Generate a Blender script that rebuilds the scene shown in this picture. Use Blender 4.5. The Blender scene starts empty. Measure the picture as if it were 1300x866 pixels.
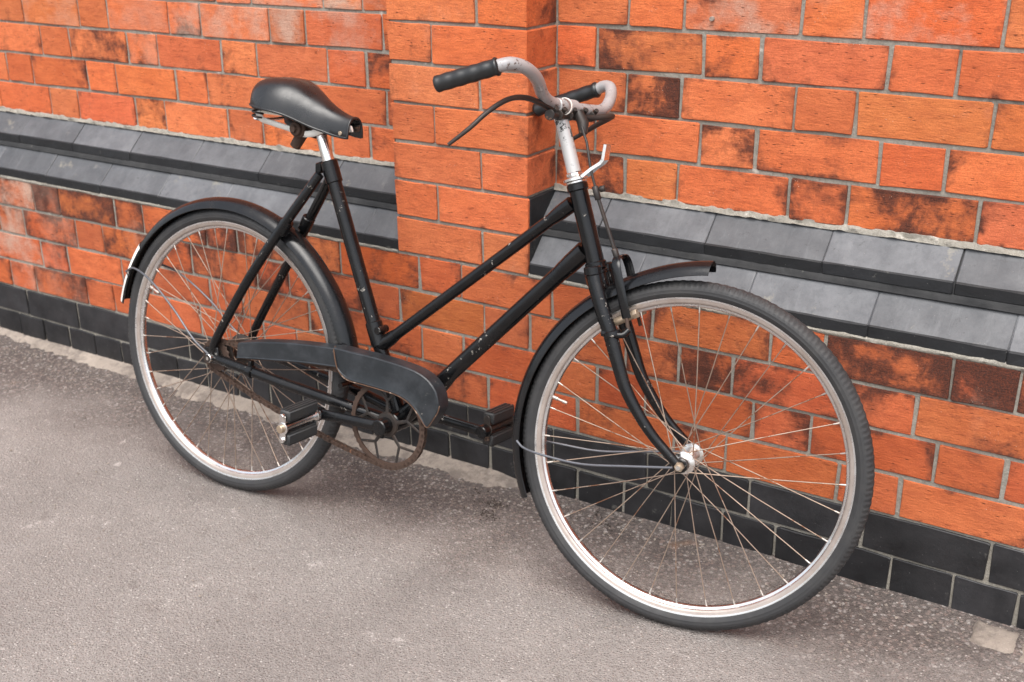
import bpy, math, random
import numpy as np
from mathutils import Vector, Matrix, noise as mnoise

random.seed(11)
rng = np.random.default_rng(5)
SC = bpy.context.scene
COL = SC.collection

# ------------------------------------------------------------------ camera
cam_d = bpy.data.cameras.new('camera')
cam = bpy.data.objects.new('camera', cam_d)
COL.objects.link(cam)
YAW, PITCH, ROLL = 0.5733, 0.3768, -0.0132
CAM = Vector((1.1001, -1.9512, 1.2654))
fw = Vector((-math.sin(YAW) * math.cos(PITCH), math.cos(YAW) * math.cos(PITCH), -math.sin(PITCH)))
rt = Vector((math.cos(YAW), math.sin(YAW), 0))
up = rt.cross(fw)
rt2 = rt * math.cos(ROLL) + up * math.sin(ROLL)
up2 = -rt * math.sin(ROLL) + up * math.cos(ROLL)
cam.matrix_world = Matrix(((rt2.x, up2.x, -fw.x, CAM.x), (rt2.y, up2.y, -fw.y, CAM.y),
                           (rt2.z, up2.z, -fw.z, CAM.z), (0, 0, 0, 1)))
cam_d.sensor_width = 36
cam_d.lens = 1478.8 * 36 / 1300
cam_d.clip_start = 0.05
cam_d.clip_end = 1000
cam_d.dof.use_dof = True
cam_d.dof.focus_distance = 2.05
cam_d.dof.aperture_fstop = 6.0
SC.camera = cam

# ------------------------------------------------------------------ sky, sun, exposure
SUN_EL, SUN_AZ = math.radians(62), math.radians(160)   # azimuth clockwise from +y
w = bpy.data.worlds.new('World')
SC.world = w
w.use_nodes = True
nt = w.node_tree
sky = nt.nodes.new('ShaderNodeTexSky')
sky.sky_type = 'NISHITA'
sky.sun_disc = False
sky.sun_elevation = SUN_EL
sky.sun_rotation = SUN_AZ
sky.air_density = 1.0
sky.dust_density = 4.0
sky.ozone_density = 1.0
hs = nt.nodes.new('ShaderNodeHueSaturation')
hs.inputs['Saturation'].default_value = 0.42
bg = nt.nodes['Background']
bg.inputs['Strength'].default_value = 0.14
nt.links.new(sky.outputs['Color'], hs.inputs['Color'])
nt.links.new(hs.outputs['Color'], bg.inputs['Color'])
sun_d = bpy.data.lights.new('sun', 'SUN')
sun_d.energy = 1.35
sun_d.angle = math.radians(50)
sun_d.color = (1.0, 0.975, 0.935)
sun = bpy.data.objects.new('sun', sun_d)
COL.objects.link(sun)
sdir = Vector((math.sin(SUN_AZ) * math.cos(SUN_EL), math.cos(SUN_AZ) * math.cos(SUN_EL), math.sin(SUN_EL)))
sun.rotation_euler = sdir.to_track_quat('Z', 'Y').to_euler()
SC.view_settings.view_transform = 'Standard'
SC.view_settings.look = 'None'
SC.view_settings.gamma = 1
SC.view_settings.exposure = 1.06
SC.view_settings.use_curve_mapping = False

# ------------------------------------------------------------------ constants of the place
N = 0.1125            # header module
H = 0.08325           # course height
D = 0.1068            # set-back of the upper wall
XC = -1.0476 * N      # right corner of the pilaster
XL = -4.06 * N        # left corner of the pilaster
JT = 0.0070           # joint width


def ground_z(x, y):
    return 0.0085 + 0.003 * max(-6, min(6, x)) + 0.03 * max(-8, min(0.3, y))


# ------------------------------------------------------------------ materials
def mat(name):
    m = bpy.data.materials.new(name)
    m.use_nodes = True
    return m, m.node_tree, m.node_tree.nodes['Principled BSDF']


class G:
    """tiny node graph helper"""
    def __init__(s, nt): s.nt = nt
    def n(s, t, **kw):
        nd = s.nt.nodes.new(t)
        for k, v in kw.items():
            if hasattr(nd, k) and not isinstance(v, tuple):
                setattr(nd, k, v)
        return nd
    def l(s, a, b): s.nt.links.new(a, b)
    def pos(s):
        return s.n('ShaderNodeNewGeometry').outputs['Position']
    def noise(s, scale, detail=4, rough=.6, vec=None, dist=0):
        nd = s.n('ShaderNodeTexNoise')
        nd.inputs['Scale'].default_value = scale
        nd.inputs['Detail'].default_value = detail
        nd.inputs['Roughness'].default_value = rough
        nd.inputs['Distortion'].default_value = dist
        s.l(vec if vec is not None else s.pos(), nd.inputs['Vector'])
        return nd.outputs['Fac']
    def vor(s, scale, feature='F1', out='Distance', vec=None, rand=1):
        nd = s.n('ShaderNodeTexVoronoi')
        nd.feature = feature
        nd.inputs['Scale'].default_value = scale
        nd.inputs['Randomness'].default_value = rand
        s.l(vec if vec is not None else s.pos(), nd.inputs['Vector'])
        return nd.outputs[out]
    def ramp(s, fac, stops):
        nd = s.n('ShaderNodeValToRGB')
        els = nd.color_ramp.elements
        while len(els) < len(stops): els.new(.5)
        for e, (p, c) in zip(els, stops):
            e.position = p
            e.color = (c, c, c, 1) if isinstance(c, (int, float)) else (*c, 1)
        s.l(fac, nd.inputs['Fac'])
        return nd.outputs['Color']
    def mix(s, fac, a, b, mode='MIX'):
        nd = s.n('ShaderNodeMix')
        nd.data_type = 'RGBA'
        nd.blend_type = mode
        for v, k in ((fac, 0), (a, 6), (b, 7)):
            if isinstance(v, (int, float)):
                if k == 0: nd.inputs[k].default_value = v
                else: nd.inputs[k].default_value = (v, v, v, 1)
            elif isinstance(v, tuple): nd.inputs[k].default_value = (*v, 1)
            else: s.l(v, nd.inputs[k])
        return nd.outputs[2]
    def math(s, op, a, b=0.0, clamp=False):
        nd = s.n('ShaderNodeMath')
        nd.operation = op
        nd.use_clamp = clamp
        for v, k in ((a, 0), (b, 1)):
            if isinstance(v, (int, float)): nd.inputs[k].default_value = v
            else: s.l(v, nd.inputs[k])
        return nd.outputs[0]
    def bump(s, hgt, strength, dist, normal=None):
        nd = s.n('ShaderNodeBump')
        nd.inputs['Strength'].default_value = strength
        nd.inputs['Distance'].default_value = dist
        s.l(hgt, nd.inputs['Height'])
        if normal is not None: s.l(normal, nd.inputs['Normal'])
        return nd.outputs['Normal']
    def scalevec(s, sc):
        nd = s.n('ShaderNodeVectorMath')
        nd.operation = 'MULTIPLY'
        s.l(s.pos(), nd.inputs[0])
        nd.inputs[1].default_value = sc
        return nd.outputs[0]


def mk_brick():
    m, nt, b = mat('red_brick')
    g = G(nt)
    oi = g.n('ShaderNodeObjectInfo')
    # each brick gets its own patch of the textures
    sh = g.n('ShaderNodeVectorMath'); sh.operation = 'SCALE'
    g.l(oi.outputs['Location'], sh.inputs[0]); sh.inputs['Scale'].default_value = 7.3
    ad = g.n('ShaderNodeVectorMath'); ad.operation = 'ADD'
    g.l(g.pos(), ad.inputs[0]); g.l(sh.outputs[0], ad.inputs[1])
    v = ad.outputs[0]
    st = g.n('ShaderNodeVectorMath'); st.operation = 'MULTIPLY'
    g.l(v, st.inputs[0]); st.inputs[1].default_value = (0.35, 1, 1.6)
    base = g.mix(g.ramp(g.noise(9, 5, .65, v), [(.3, 0), (.75, 1)]), (0.56, 0.138, 0.047), (0.70, 0.205, 0.078))
    base = g.mix(g.ramp(g.noise(60, 4, .7, st.outputs[0]), [(.46, 0), (.80, .8)]), base, (0.37, 0.085, 0.035))
    base = g.mix(1.0, base, oi.outputs['Color'], 'MULTIPLY')
    # darker firing mottle on every brick
    mt = g.noise(30, 6, .75, v, .3)
    base = g.mix(g.ramp(mt, [(.52, 0), (.74, .5)]), base, (0.33, 0.075, 0.034))
    # soot skin, amount set brick by brick, thickest towards the arrises
    tc = g.n('ShaderNodeTexCoord')
    sx = g.n('ShaderNodeSeparateXYZ'); g.l(tc.outputs['Generated'], sx.inputs[0])
    ex = g.math('ABSOLUTE', g.math('SUBTRACT', sx.outputs['X'], .5)); ez = g.math('ABSOLUTE', g.math('SUBTRACT', sx.outputs['Z'], .5))
    edge = g.ramp(g.math('MAXIMUM', ex, ez), [(.36, 0), (.5, 1)])
    sn = g.math('ADD', g.math('MULTIPLY', g.noise(8.5, 5, .66, v, .4), .74), g.math('MULTIPLY', g.noise(46, 6, .8, v), .26))
    sn = g.math('ADD', sn, g.math('MULTIPLY', edge, .075))
    sn = g.math('ADD', g.math('MULTIPLY', g.math('SUBTRACT', sn, .5), 2.3), .5)
    al = oi.outputs['Alpha']
    lo = g.math('SUBTRACT', 0.70, g.math('MULTIPLY', al, 0.52))
    f = g.math('MULTIPLY', g.math('SUBTRACT', sn, lo), 3.6, True)
    base = g.mix(g.math('MULTIPLY', f, .86), base, (0.105, 0.034, 0.022))
    f2 = g.math('MULTIPLY', g.math('SUBTRACT', sn, g.math('ADD', lo, .17)), 4.5, True)
    base = g.mix(g.math('MULTIPLY', f2, .85), base, (0.026, 0.017, 0.015))
    # cement smears and left-edge haze, both painted as bloom
    at = g.n('ShaderNodeAttribute'); at.attribute_type = 'OBJECT'; at.attribute_name = 'bloom_haze'
    bl = g.math('MULTIPLY', g.ramp(g.noise(11, 5, .65), [(.42, 0), (.64, 1)]), at.outputs['Fac'])
    bl = g.math('ADD', bl, g.math('MULTIPLY', g.ramp(g.noise(4.2, 5, .6), [(.60, 0), (.74, 1)]), g.ramp(g.noise(38, 5, .7), [(.38, 0), (.68, .4)])), True)
    base = g.mix(g.math('MULTIPLY', bl, .85), base, (0.50, 0.37, 0.29))
    # pale grit specks and dark pits
    vs = g.vor(170, vec=v)
    msk = g.ramp(g.noise(25, 3, .6, v), [(.60, 0), (.68, 1)])
    sp = g.math('MULTIPLY', g.ramp(vs, [(.10, 1), (.17, 0)]), msk)
    base = g.mix(g.math('MULTIPLY', sp, .8), base, (0.66, 0.50, 0.40))
    pit = g.ramp(g.vor(120, vec=st.outputs[0]), [(.09, 1), (.2, 0)])
    pm = g.ramp(g.noise(30, 2, .5, v), [(.46, 0), (.58, 1)])
    grain = g.noise(420, 4, .8, v)
    base = g.mix(g.ramp(grain, [(.36, .45), (.58, 0)]), base, (0.27, 0.065, 0.028))
    pit = g.math('MULTIPLY', pit, pm)
    base = g.mix(g.math('MULTIPLY', pit, .75), base, (0.10, 0.030, 0.016))
    g.l(base, b.inputs['Base Color'])
    b.inputs['Roughness'].default_value = 0.88
    b.inputs['Specular IOR Level'].default_value = 0.25
    hgt = g.math('ADD', g.math('MULTIPLY', g.noise(150, 5, .75, st.outputs[0]), .6), g.math('MULTIPLY', g.noise(28, 4, .6, v), 1.2))
    hgt = g.math('SUBTRACT', hgt, g.math('MULTIPLY', pit, .8))
    hgt = g.math('ADD', hgt, g.math('MULTIPLY', sp, .5))
    hgt = g.math('ADD', hgt, g.math('MULTIPLY', grain, .35))
    g.l(g.bump(hgt, .8, .004), b.inputs['Normal'])
    return m


def mk_mortar():
    m, nt, b = mat('mortar')
    g = G(nt)
    c = g.mix(g.ramp(g.noise(7, 5, .6), [(.3, 0), (.7, 1)]), (0.250, 0.232, 0.198), (0.36, 0.340, 0.298))
    c = g.mix(g.ramp(g.noise(190, 4, .7), [(.35, 0), (.65, 1)]), c, (0.24, 0.22, 0.185))
    c = g.mix(g.ramp(g.noise(22, 5, .7), [(.60, 0), (.72, .7)]), c, (0.085, 0.076, 0.068))
    c = g.mix(g.ramp(g.noise(120, 5, .8), [(.52, 0), (.70, .6)]), c, (0.15, 0.132, 0.112))
    c = g.mix(g.ramp(g.noise(31, 4, .6), [(.66, 0), (.74, .8)]), c, (0.56, 0.52, 0.46))
    g.l(c, b.inputs['Base Color'])
    b.inputs['Roughness'].default_value = .95
    b.inputs['Specular IOR Level'].default_value = .2
    h = g.math('ADD', g.noise(260, 4, .8), g.noise(60, 3, .6))
    g.l(g.bump(h, .7, .003), b.inputs['Normal'])
    return m


def mk_bluebrick(name, lo, hi, rough, dusty=0.0):
    m, nt, b = mat(name)
    g = G(nt)
    oi = g.n('ShaderNodeObjectInfo')
    n1 = g.noise(11, 6, .65)
    c = g.mix(g.ramp(n1, [(.3, 0), (.72, 1)]), lo, hi)
    r = g.math('ADD', .75, g.math('MULTIPLY', oi.outputs['Random'], .5))
    cm = g.n('ShaderNodeCombineColor')
    for k in range(3): g.l(r, cm.inputs[k])
    c = g.mix(1.0, c, cm.outputs[0], 'MULTIPLY')
    # lime smears and specks
    c = g.mix(g.ramp(g.noise(17, 6, .75), [(.63, 0), (.76, .55)]), c, (0.26, 0.25, 0.22))
    c = g.mix(g.ramp(g.vor(85), [(.03, .6), (.06, 0)]), c, (0.30, 0.29, 0.27))
    if dusty:
        c = g.mix(g.ramp(g.noise(30, 5, .8), [(.45, 0), (.8, dusty)]), c, (0.055, 0.058, 0.064))
        dr = g.noise(1.0, 5, .7, g.scalevec((55, 9, 9)))
        c = g.mix(g.ramp(dr, [(.55, 0), (.78, .4)]), c, (0.17, 0.174, 0.18))
        c = g.mix(g.ramp(g.noise(70, 5, .8), [(.60, 0), (.70, .7)]), c, (0.035, 0.035, 0.037))
        c = g.mix(g.ramp(g.noise(5.3, 6, .8), [(.61, 0), (.69, .7)]), c, (0.26, 0.235, 0.18))
    g.l(c, b.inputs['Base Color'])
    g.l(g.ramp(g.noise(23, 4, .6), [(.3, rough - .08), (.7, rough + .14)]), b.inputs['Roughness'])
    b.inputs['Specular IOR Level'].default_value = .45
    h = g.math('ADD', g.math('MULTIPLY', g.noise(130, 4, .7), .5), g.noise(26, 4, .6))
    g.l(g.bump(h, .35, .003), b.inputs['Normal'])
    return m


def mk_asphalt():
    m, nt, b = mat('worn_asphalt')
    g = G(nt)
    col = g.vor(210, out='Color')
    sep = g.n('ShaderNodeSeparateColor'); g.l(col, sep.inputs[0])
    dist = g.vor(210)
    stone = g.ramp(sep.outputs[0], [(0, (0.075, 0.060, 0.055)), (.3, (0.150, 0.130, 0.120)), (.55, (0.225, 0.198, 0.184)),
                                    (.72, (0.275, 0.205, 0.178)), (.86, (0.34, 0.30, 0.275)), (1, (0.58, 0.53, 0.48))])
    bind = g.ramp(g.noise(330, 4, .7), [(.3, (0.110, 0.096, 0.089)), (.7, (0.245, 0.220, 0.206))])
    c = g.mix(g.ramp(dist, [(.35, 0), (.55, 1)]), stone, bind)
    # trodden smooth film of dust towards the street, cleaner coarse chips along the wall
    sepp = g.n('ShaderNodeSeparateXYZ'); g.l(g.pos(), sepp.inputs[0])
    away = g.math('MULTIPLY', g.math('ADD', sepp.outputs['Y'], 0.12), -3.2)
    away = g.math('ADD', away, g.math('MULTIPLY', g.math('SUBTRACT', g.noise(3.2, 5, .6), .5), 2.2), True)
    nsep = g.n('ShaderNodeSeparateColor'); g.l(g.vor(135, out='Color'), nsep.inputs[0])
    chips = g.ramp(nsep.outputs[1], [(0, (0.040, 0.031, 0.028)), (.28, (0.105, 0.082, 0.073)), (.55, (0.185, 0.148, 0.132)), (.74, (0.245, 0.170, 0.145)), (.90, (0.33, 0.29, 0.27)), (1, (0.56, 0.52, 0.48))])
    chips = g.mix(g.ramp(g.vor(135), [(.40, 0), (.62, .8)]), chips, (0.050, 0.040, 0.035))
    c = g.mix(g.math('MULTIPLY', g.math('SUBTRACT', 1.0, away), .75), c, chips)
    film = g.mix(g.ramp(g.noise(2.3, 5, .6), [(.3, 0), (.7, 1)]), (0.300, 0.268, 0.245), (0.405, 0.368, 0.340))
    c = g.mix(g.math('MULTIPLY', g.math('SUBTRACT', 1.0, away), .18), c, (0.080, 0.060, 0.052))
    c = g.mix(g.math('MULTIPLY', away, .55), c, film)
    c = g.mix(g.ramp(g.noise(1.4, 6, .65), [(.40, .30), (.62, 0)]), c, (0.16, 0.142, 0.132))
    cr = g.vor(260, 'DISTANCE_TO_EDGE')
    c = g.mix(g.ramp(cr, [(.02, .45), (.10, 0)]), c, (0.055, 0.047, 0.043))
    c = g.mix(g.ramp(g.noise(9, 6, .7), [(.62, 0), (.73, .45)]), c, (0.105, 0.082, 0.072))
    c = g.mix(g.ramp(g.noise(14, 5, .75), [(.64, 0), (.70, .65)]), c, (0.45, 0.41, 0.38))
    # iron stained spots
    c = g.mix(g.ramp(g.noise(5.2, 3, .5), [(.70, 0), (.78, .5)]), c, (0.33, 0.175, 0.095))
    # pale stone chips lying in the surface
    fl = g.vor(95)
    fm = g.ramp(g.vor(95, out='Color'), [(.70, 0), (.74, 1)])
    c = g.mix(g.math('MULTIPLY', g.ramp(fl, [(.14, 1), (.22, 0)]), g.math('MULTIPLY', fm, .5)), c, (0.60, 0.56, 0.52))
    g.l(c, b.inputs['Base Color'])
    b.inputs['Roughness'].default_value = .9
    b.inputs['Specular IOR Level'].default_value = .25
    h = g.math('ADD', g.ramp(dist, [(.1, 1), (.6, 0)]), g.math('MULTIPLY', g.noise(500, 3, .7), .6))
    h = g.math('ADD', h, g.math('MULTIPLY', g.noise(70, 4, .7), 1.0))
    g.l(g.bump(h, .75, .0032), b.inputs['Normal'])
    return m


def mk_cement():
    m, nt, b = mat('pale_cement')
    g = G(nt)
    c = g.mix(g.ramp(g.noise(6, 6, .7), [(.3, 0), (.7, 1)]), (0.205, 0.172, 0.145), (0.345, 0.292, 0.246))
    c = g.mix(g.ramp(g.noise(40, 5, .75), [(.55, 0), (.72, .8)]), c, (0.17, 0.140, 0.120))
    c = g.mix(g.ramp(g.vor(190), [(.10, .6), (.18, 0)]), c, (0.42, 0.37, 0.32))
    c = g.mix(g.ramp(g.noise(16, 6, .75), [(.47, 0), (.60, .75)]), c, (0.13, 0.108, 0.095))
    g.l(c, b.inputs['Base Color'])
    b.inputs['Roughness'].default_value = .95
    b.inputs['Specular IOR Level'].default_value = .2
    g.l(g.bump(g.math('ADD', g.noise(220, 4, .75), g.noise(45, 4, .7)), .7, .004), b.inputs['Normal'])
    return m


def mk_paint(name, col, rough, chip=.66, chipcol=(0.30, 0.28, 0.25), dirt_or_sheen=(0.05, 0.04, 0.035), scale=70, spec=.5, coat=0.0, metal=0.0):
    m, nt, b = mat(name)
    g = G(nt)
    c = g.mix(g.ramp(g.noise(18, 5, .7), [(.45, 0), (.75, .55)]), col, dirt_or_sheen)
    ch = g.ramp(g.noise(scale, 5, .7), [(chip, 0), (chip + .025, 1)])
    cm = g.ramp(g.noise(13, 3, .6), [(.50, 0), (.58, 1)])
    ch = g.math('MULTIPLY', ch, cm)
    c = g.mix(ch, c, chipcol)
    g.l(c, b.inputs['Base Color'])
    g.l(g.ramp(g.noise(33, 4, .6), [(.3, max(.05, rough - .08)), (.75, rough + .16)]), b.inputs['Roughness'])
    b.inputs['Specular IOR Level'].default_value = spec
    b.inputs['Metallic'].default_value = metal
    b.inputs['Coat Weight'].default_value = coat
    b.inputs['Coat Roughness'].default_value = .25
    h = g.math('SUBTRACT', g.math('MULTIPLY', g.noise(240, 3, .6), .35), ch)
    g.l(g.bump(h, .25, .001), b.inputs['Normal'])
    return m


M_BRICK = mk_brick()
M_MORTAR = mk_mortar()
M_BASE = mk_bluebrick('black_base_brick', (0.006, 0.0063, 0.0075), (0.030, 0.029, 0.031), .50)
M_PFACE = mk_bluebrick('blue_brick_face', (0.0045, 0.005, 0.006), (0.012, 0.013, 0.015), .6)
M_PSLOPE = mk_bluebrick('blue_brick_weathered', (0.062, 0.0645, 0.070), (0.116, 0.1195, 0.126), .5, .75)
M_ASPH = mk_asphalt()
M_POINT = mk_mortar(); M_POINT.name = 'lime_pointing'
M_CEM = mk_cement()
M_BLACK = mk_paint('black_enamel', (0.0040, 0.0043, 0.0050), .19, .635, (0.36, 0.33, 0.29), (0.014, 0.012, 0.011), 82, .36)
M_GUARD = mk_paint('mudguard_enamel', (0.006, 0.0065, 0.0075), .19, .70, (0.16, 0.11, 0.08), (0.018, 0.015, 0.014), 60, .40)
M_CASE = mk_paint('chain_case_enamel', (0.014, 0.017, 0.020), .36, .64, (0.16, 0.15, 0.14), (0.050, 0.054, 0.061), 55, .42)  # bluish sheen of the case painted in through the blotch colour
M_RUSTEDGE = mk_paint('rusty_edge', (0.10, 0.055, 0.035), .8, .56, (0.30, 0.22, 0.17), (0.035, 0.026, 0.022), 60, .2)
M_RUBBER = mk_paint('tyre_rubber', (0.030, 0.030, 0.031), .58, .72, (0.16, 0.15, 0.14), (0.060, 0.057, 0.054), 90, .35)
M_BLOCK = mk_paint('pedal_rubber', (0.026, 0.027, 0.028), .5, .70, (0.10, 0.10, 0.09), (0.04, 0.037, 0.033), 90, .4)
M_GRIP = mk_paint('grip_plastic', (0.011, 0.012, 0.013), .34, .78, (0.10, 0.10, 0.10), (0.025, 0.025, 0.025), 60, .5)
M_SADDLE = mk_paint('saddle_vinyl', (0.0085, 0.009, 0.010), .28, .715, (0.45, 0.45, 0.45), (0.028, 0.028, 0.029), 130, .55)
M_CHROME = mk_paint('aged_chrome', (0.80, 0.79, 0.77), .22, .62, (0.22, 0.12, 0.07), (0.58, 0.53, 0.47), 90, .5, 0, 1.0)
M_RIM = mk_paint('rim_chrome', (0.80, 0.80, 0.80), .25, .68, (0.30, 0.22, 0.17), (0.62, 0.59, 0.56), 60, .5, 0, 1.0)
M_RIMDIRT = mk_paint('stained_rim', (0.46, 0.40, 0.36), .4, .66, (0.16, 0.09, 0.06), (0.30, 0.23, 0.19), 70, .5, 0, .7)
M_BAR = mk_paint('dull_bar_chrome', (0.36, 0.355, 0.355), .33, .575, (0.085, 0.055, 0.042), (0.27, 0.255, 0.245), 120, .6, 0, .15)
M_STEM = mk_paint('worn_white_stem', (0.46, 0.45, 0.44), .33, .545, (0.03, 0.028, 0.026), (0.55, 0.52, 0.49), 75, .5, 0, .25)
M_WHITE = mk_paint('white_paint', (0.80, 0.79, 0.74), .45, .68, (0.25, 0.18, 0.12), (0.62, 0.58, 0.50), 60, .4)
M_SPOKE = mk_paint('rusty_spoke', (0.33, 0.255, 0.20), .5, .52, (0.19, 0.095, 0.055), (0.25, 0.165, 0.115), 45, .5, 0, .6)
M_NIP = mk_paint('nipple_steel', (0.50, 0.46, 0.42), .4, .7, (0.3, 0.2, 0.14), (0.58, 0.5, 0.42), 90, .5, 0, .8)
M_RUST = mk_paint('chain_rust', (0.060, 0.037, 0.027), .75, .60, (0.15, 0.075, 0.045), (0.045, 0.030, 0.024), 110, .3)
M_GREASE = mk_paint('greasy_steel', (0.030, 0.026, 0.024), .45, .62, (0.15, 0.08, 0.05), (0.06, 0.038, 0.026), 60, .45, 0, .3)
M_WIRE = mk_paint('stay_wire', (0.13, 0.135, 0.15), .35, .66, (0.3, 0.2, 0.14), (0.10, 0.09, 0.09), 60, .5, 0, .5)
M_BRASS = mk_paint('dirty_brass', (0.42, 0.33, 0.24), .4, .62, (0.16, 0.10, 0.07), (0.28, 0.21, 0.15), 90, .5, 0, .7)
M_SOIL = mk_paint('dark_soil', (0.050, 0.040, 0.035), .95, .7, (0.08, 0.06, 0.05), (0.055, 0.043, 0.036), 90, .1)
M_GRIT = mk_cement(); M_GRIT.name = 'grit_stone'


# ------------------------------------------------------------------ mesh helpers
class MB:
    def __init__(s): s.v = []; s.f = []; s.m = []
    def add(s, vs, fs, mi=0):
        o = len(s.v)
        s.v += [tuple(p) for p in vs]
        s.f += [tuple(i + o for i in f) for f in fs]
        s.m += [mi] * len(fs)
        return s


def link(name, mb, mats, parent=None, smooth=None, xf=None, kind=None):
    me = bpy.data.meshes.new(name)
    vs = mb.v if xf is None else [xf(*p) for p in mb.v]
    me.from_pydata([tuple(p) for p in vs], [], mb.f)
    if not isinstance(mats, (list, tuple)): mats = [mats]
    for mm in mats: me.materials.append(mm)
    if len(mats) > 1: me.polygons.foreach_set('material_index', mb.m)
    if smooth is not None:
        import bmesh
        bm = bmesh.new(); bm.from_mesh(me)
        bmesh.ops.recalc_face_normals(bm, faces=bm.faces)
        ang = math.radians(smooth)
        for f in bm.faces: f.smooth = True
        for e in bm.edges:
            if len(e.link_faces) == 2 and e.calc_face_angle(0) > ang: e.smooth = False
        bm.to_mesh(me); bm.free()
    me.update()
    o = bpy.data.objects.new(name, me)
    COL.objects.link(o)
    if parent is not None: o.parent = parent
    if kind: o['kind'] = kind
    return o


def smoothpath(P, n=6):
    P = [np.array(p, float) for p in P]
    out = []
    for i in range(len(P) - 1):
        a = P[i - 1] if i > 0 else 2 * P[i] - P[i + 1]
        d = P[i + 2] if i + 2 < len(P) else 2 * P[i + 1] - P[i]
        b, c = P[i], P[i + 1]
        for k in range(n):
            t = k / n
            out.append(.5 * (2 * b + (c - a) * t + (2 * a - 5 * b + 4 * c - d) * t * t + (3 * b - a - 3 * c + d) * t ** 3))
    out.append(P[-1])
    return out


def tube(mb, P, R, seg=14, cap=True, mi=0, sq=None, closed=False, up0=None):
    """sweep along points P with radii R; sq=(a,b) gives an elliptical section"""
    P = [np.array(p, float) for p in P]
    n = len(P)
    if isinstance(R, (int, float)): R = [R] * n
    elif len(R) != n:
        R = list(np.interp(np.linspace(0, 1, n), np.linspace(0, 1, len(R)), R))
    T = []
    for i in range(n):
        if closed: t = P[(i + 1) % n] - P[i - 1]
        else: t = P[min(i + 1, n - 1)] - P[max(i - 1, 0)]
        T.append(t / (np.linalg.norm(t) + 1e-12))
    a = np.array(up0 if up0 is not None else ([0, 0, 1.] if abs(T[0][2]) < .9 else [1., 0, 0]), float)
    u = a - (a @ T[0]) * T[0]; u /= np.linalg.norm(u)
    vs, fs = [], []
    for i in range(n):
        u = u - (u @ T[i]) * T[i]; u /= np.linalg.norm(u)
        b = np.cross(T[i], u)
        for k in range(seg):
            an = 2 * math.pi * k / seg
            ea, eb = (1, 1) if sq is None else sq
            vs.append(P[i] + R[i] * (ea * math.cos(an) * u + eb * math.sin(an) * b))
    rings = n if closed else n - 1
    for i in range(rings):
        j = (i + 1) % n
        for k in range(seg):
            k2 = (k + 1) % seg
            fs.append((i * seg + k, i * seg + k2, j * seg + k2, j * seg + k))
    if cap and not closed:
        fs.append(tuple(range(seg - 1, -1, -1)))
        fs.append(tuple((n - 1) * seg + k for k in range(seg)))
    mb.add(vs, fs, mi)
    return mb


def cyl(mb, a, b, r, seg=16, mi=0, bev=.12, r2=None):
    """short cylinder with softened ends"""
    a = np.array(a, float); b = np.array(b, float)
    r2 = r if r2 is None else r2
    L = np.linalg.norm(b - a); e = min(bev * r, L * .3) / L
    d = b - a
    return tube(mb, [a, a + d * e, b - d * e, b], [r * (1 - bev), r, r2, r2 * (1 - bev)], seg, True, mi)


def lathe(mb, prof, seg, c=(0, 0, 0), closedprof=False, mi=0, mod=None):
    """revolve (r, w) about the local w axis: local coords (u, v, w)"""
    vs, fs = [], []
    n = len(prof)
    for i in range(seg):
        a = 2 * math.pi * i / seg
        for j, (r, ww) in enumerate(prof):
            rr = r if mod is None else mod(r, ww, i, j)
            vs.append((c[0] + rr * math.cos(a), c[1] + rr * math.sin(a), c[2] + ww))
    m = n if closedprof else n - 1
    for i in range(seg):
        i2 = (i + 1) % seg
        for j in range(m):
            j2 = (j + 1) % n
            fs.append((i * n + j, i2 * n + j, i2 * n + j2, i * n + j2))
    mb.add(vs, fs, mi)
    return mb


def box(mb, c, ax, ay, az, mi=0, bev=0.0):
    """box about c with half-vectors ax, ay, az; optional chamfer"""
    c = np.array(c, float); ax = np.array(ax, float); ay = np.array(ay, float); az = np.array(az, float)
    if bev <= 0:
        vs = [c + sx * ax + sy * ay + sz * az for sx in (-1, 1) for sy in (-1, 1) for sz in (-1, 1)]
        mb.add(vs, [(0, 1, 3, 2), (4, 6, 7, 5), (0, 4, 5, 1), (2, 3, 7, 6), (0, 2, 6, 4), (1, 5, 7, 3)], mi)
        return mb
    la, lb, lc = [np.linalg.norm(t) for t in (ax, ay, az)]
    ia, ib, ic = 1 - bev / la, 1 - bev / lb, 1 - bev / lc
    rings = []
    for sz, k in ((-1, 0), (-ic, 1), (ic, 1), (1, 0)):
        fa, fb = (1, 1) if k else (ia, ib)
        pts = []
        for (x, y) in ((-1, -ib), (-ia, -1), (ia, -1), (1, -ib), (1, ib), (ia, 1), (-ia, 1), (-1, ib)):
            if not k: x, y = max(-ia, min(ia, x)), max(-ib, min(ib, y))
            pts.append(c + x * ax + y * ay + sz * az)
        rings.append(pts)
    vs = [p for r in rings for p in r]
    fs = []
    for i in range(3):
        for k in range(8):
            k2 = (k + 1) % 8
            fs.append((i * 8 + k, i * 8 + k2, (i + 1) * 8 + k2, (i + 1) * 8 + k))
    fs.append(tuple(range(7, -1, -1))); fs.append(tuple(24 + k for k in range(8)))
    mb.add(vs, fs, mi)
    return mb


def empty(name, loc, parent=None):
    o = bpy.data.objects.new(name, None)
    o.empty_display_size = .1
    COL.objects.link(o)
    o.location = loc
    if parent: o.parent = parent
    return o


def sn3(x, y, z): return mnoise.noise(Vector((x, y, z)))


# ------------------------------------------------------------------ pavement
def axis_coords(lo, hi, step, far):
    a = list(np.arange(lo, hi + 1e-6, step))
    s = step
    p = a[-1]; up_ = []
    while p < far: s *= 1.5; p += s; up_.append(p)
    s = step; p = a[0]; dn = []
    while p > -far: s *= 1.5; p -= s; dn.append(p)
    return np.array(dn[::-1] + a + up_)


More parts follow.
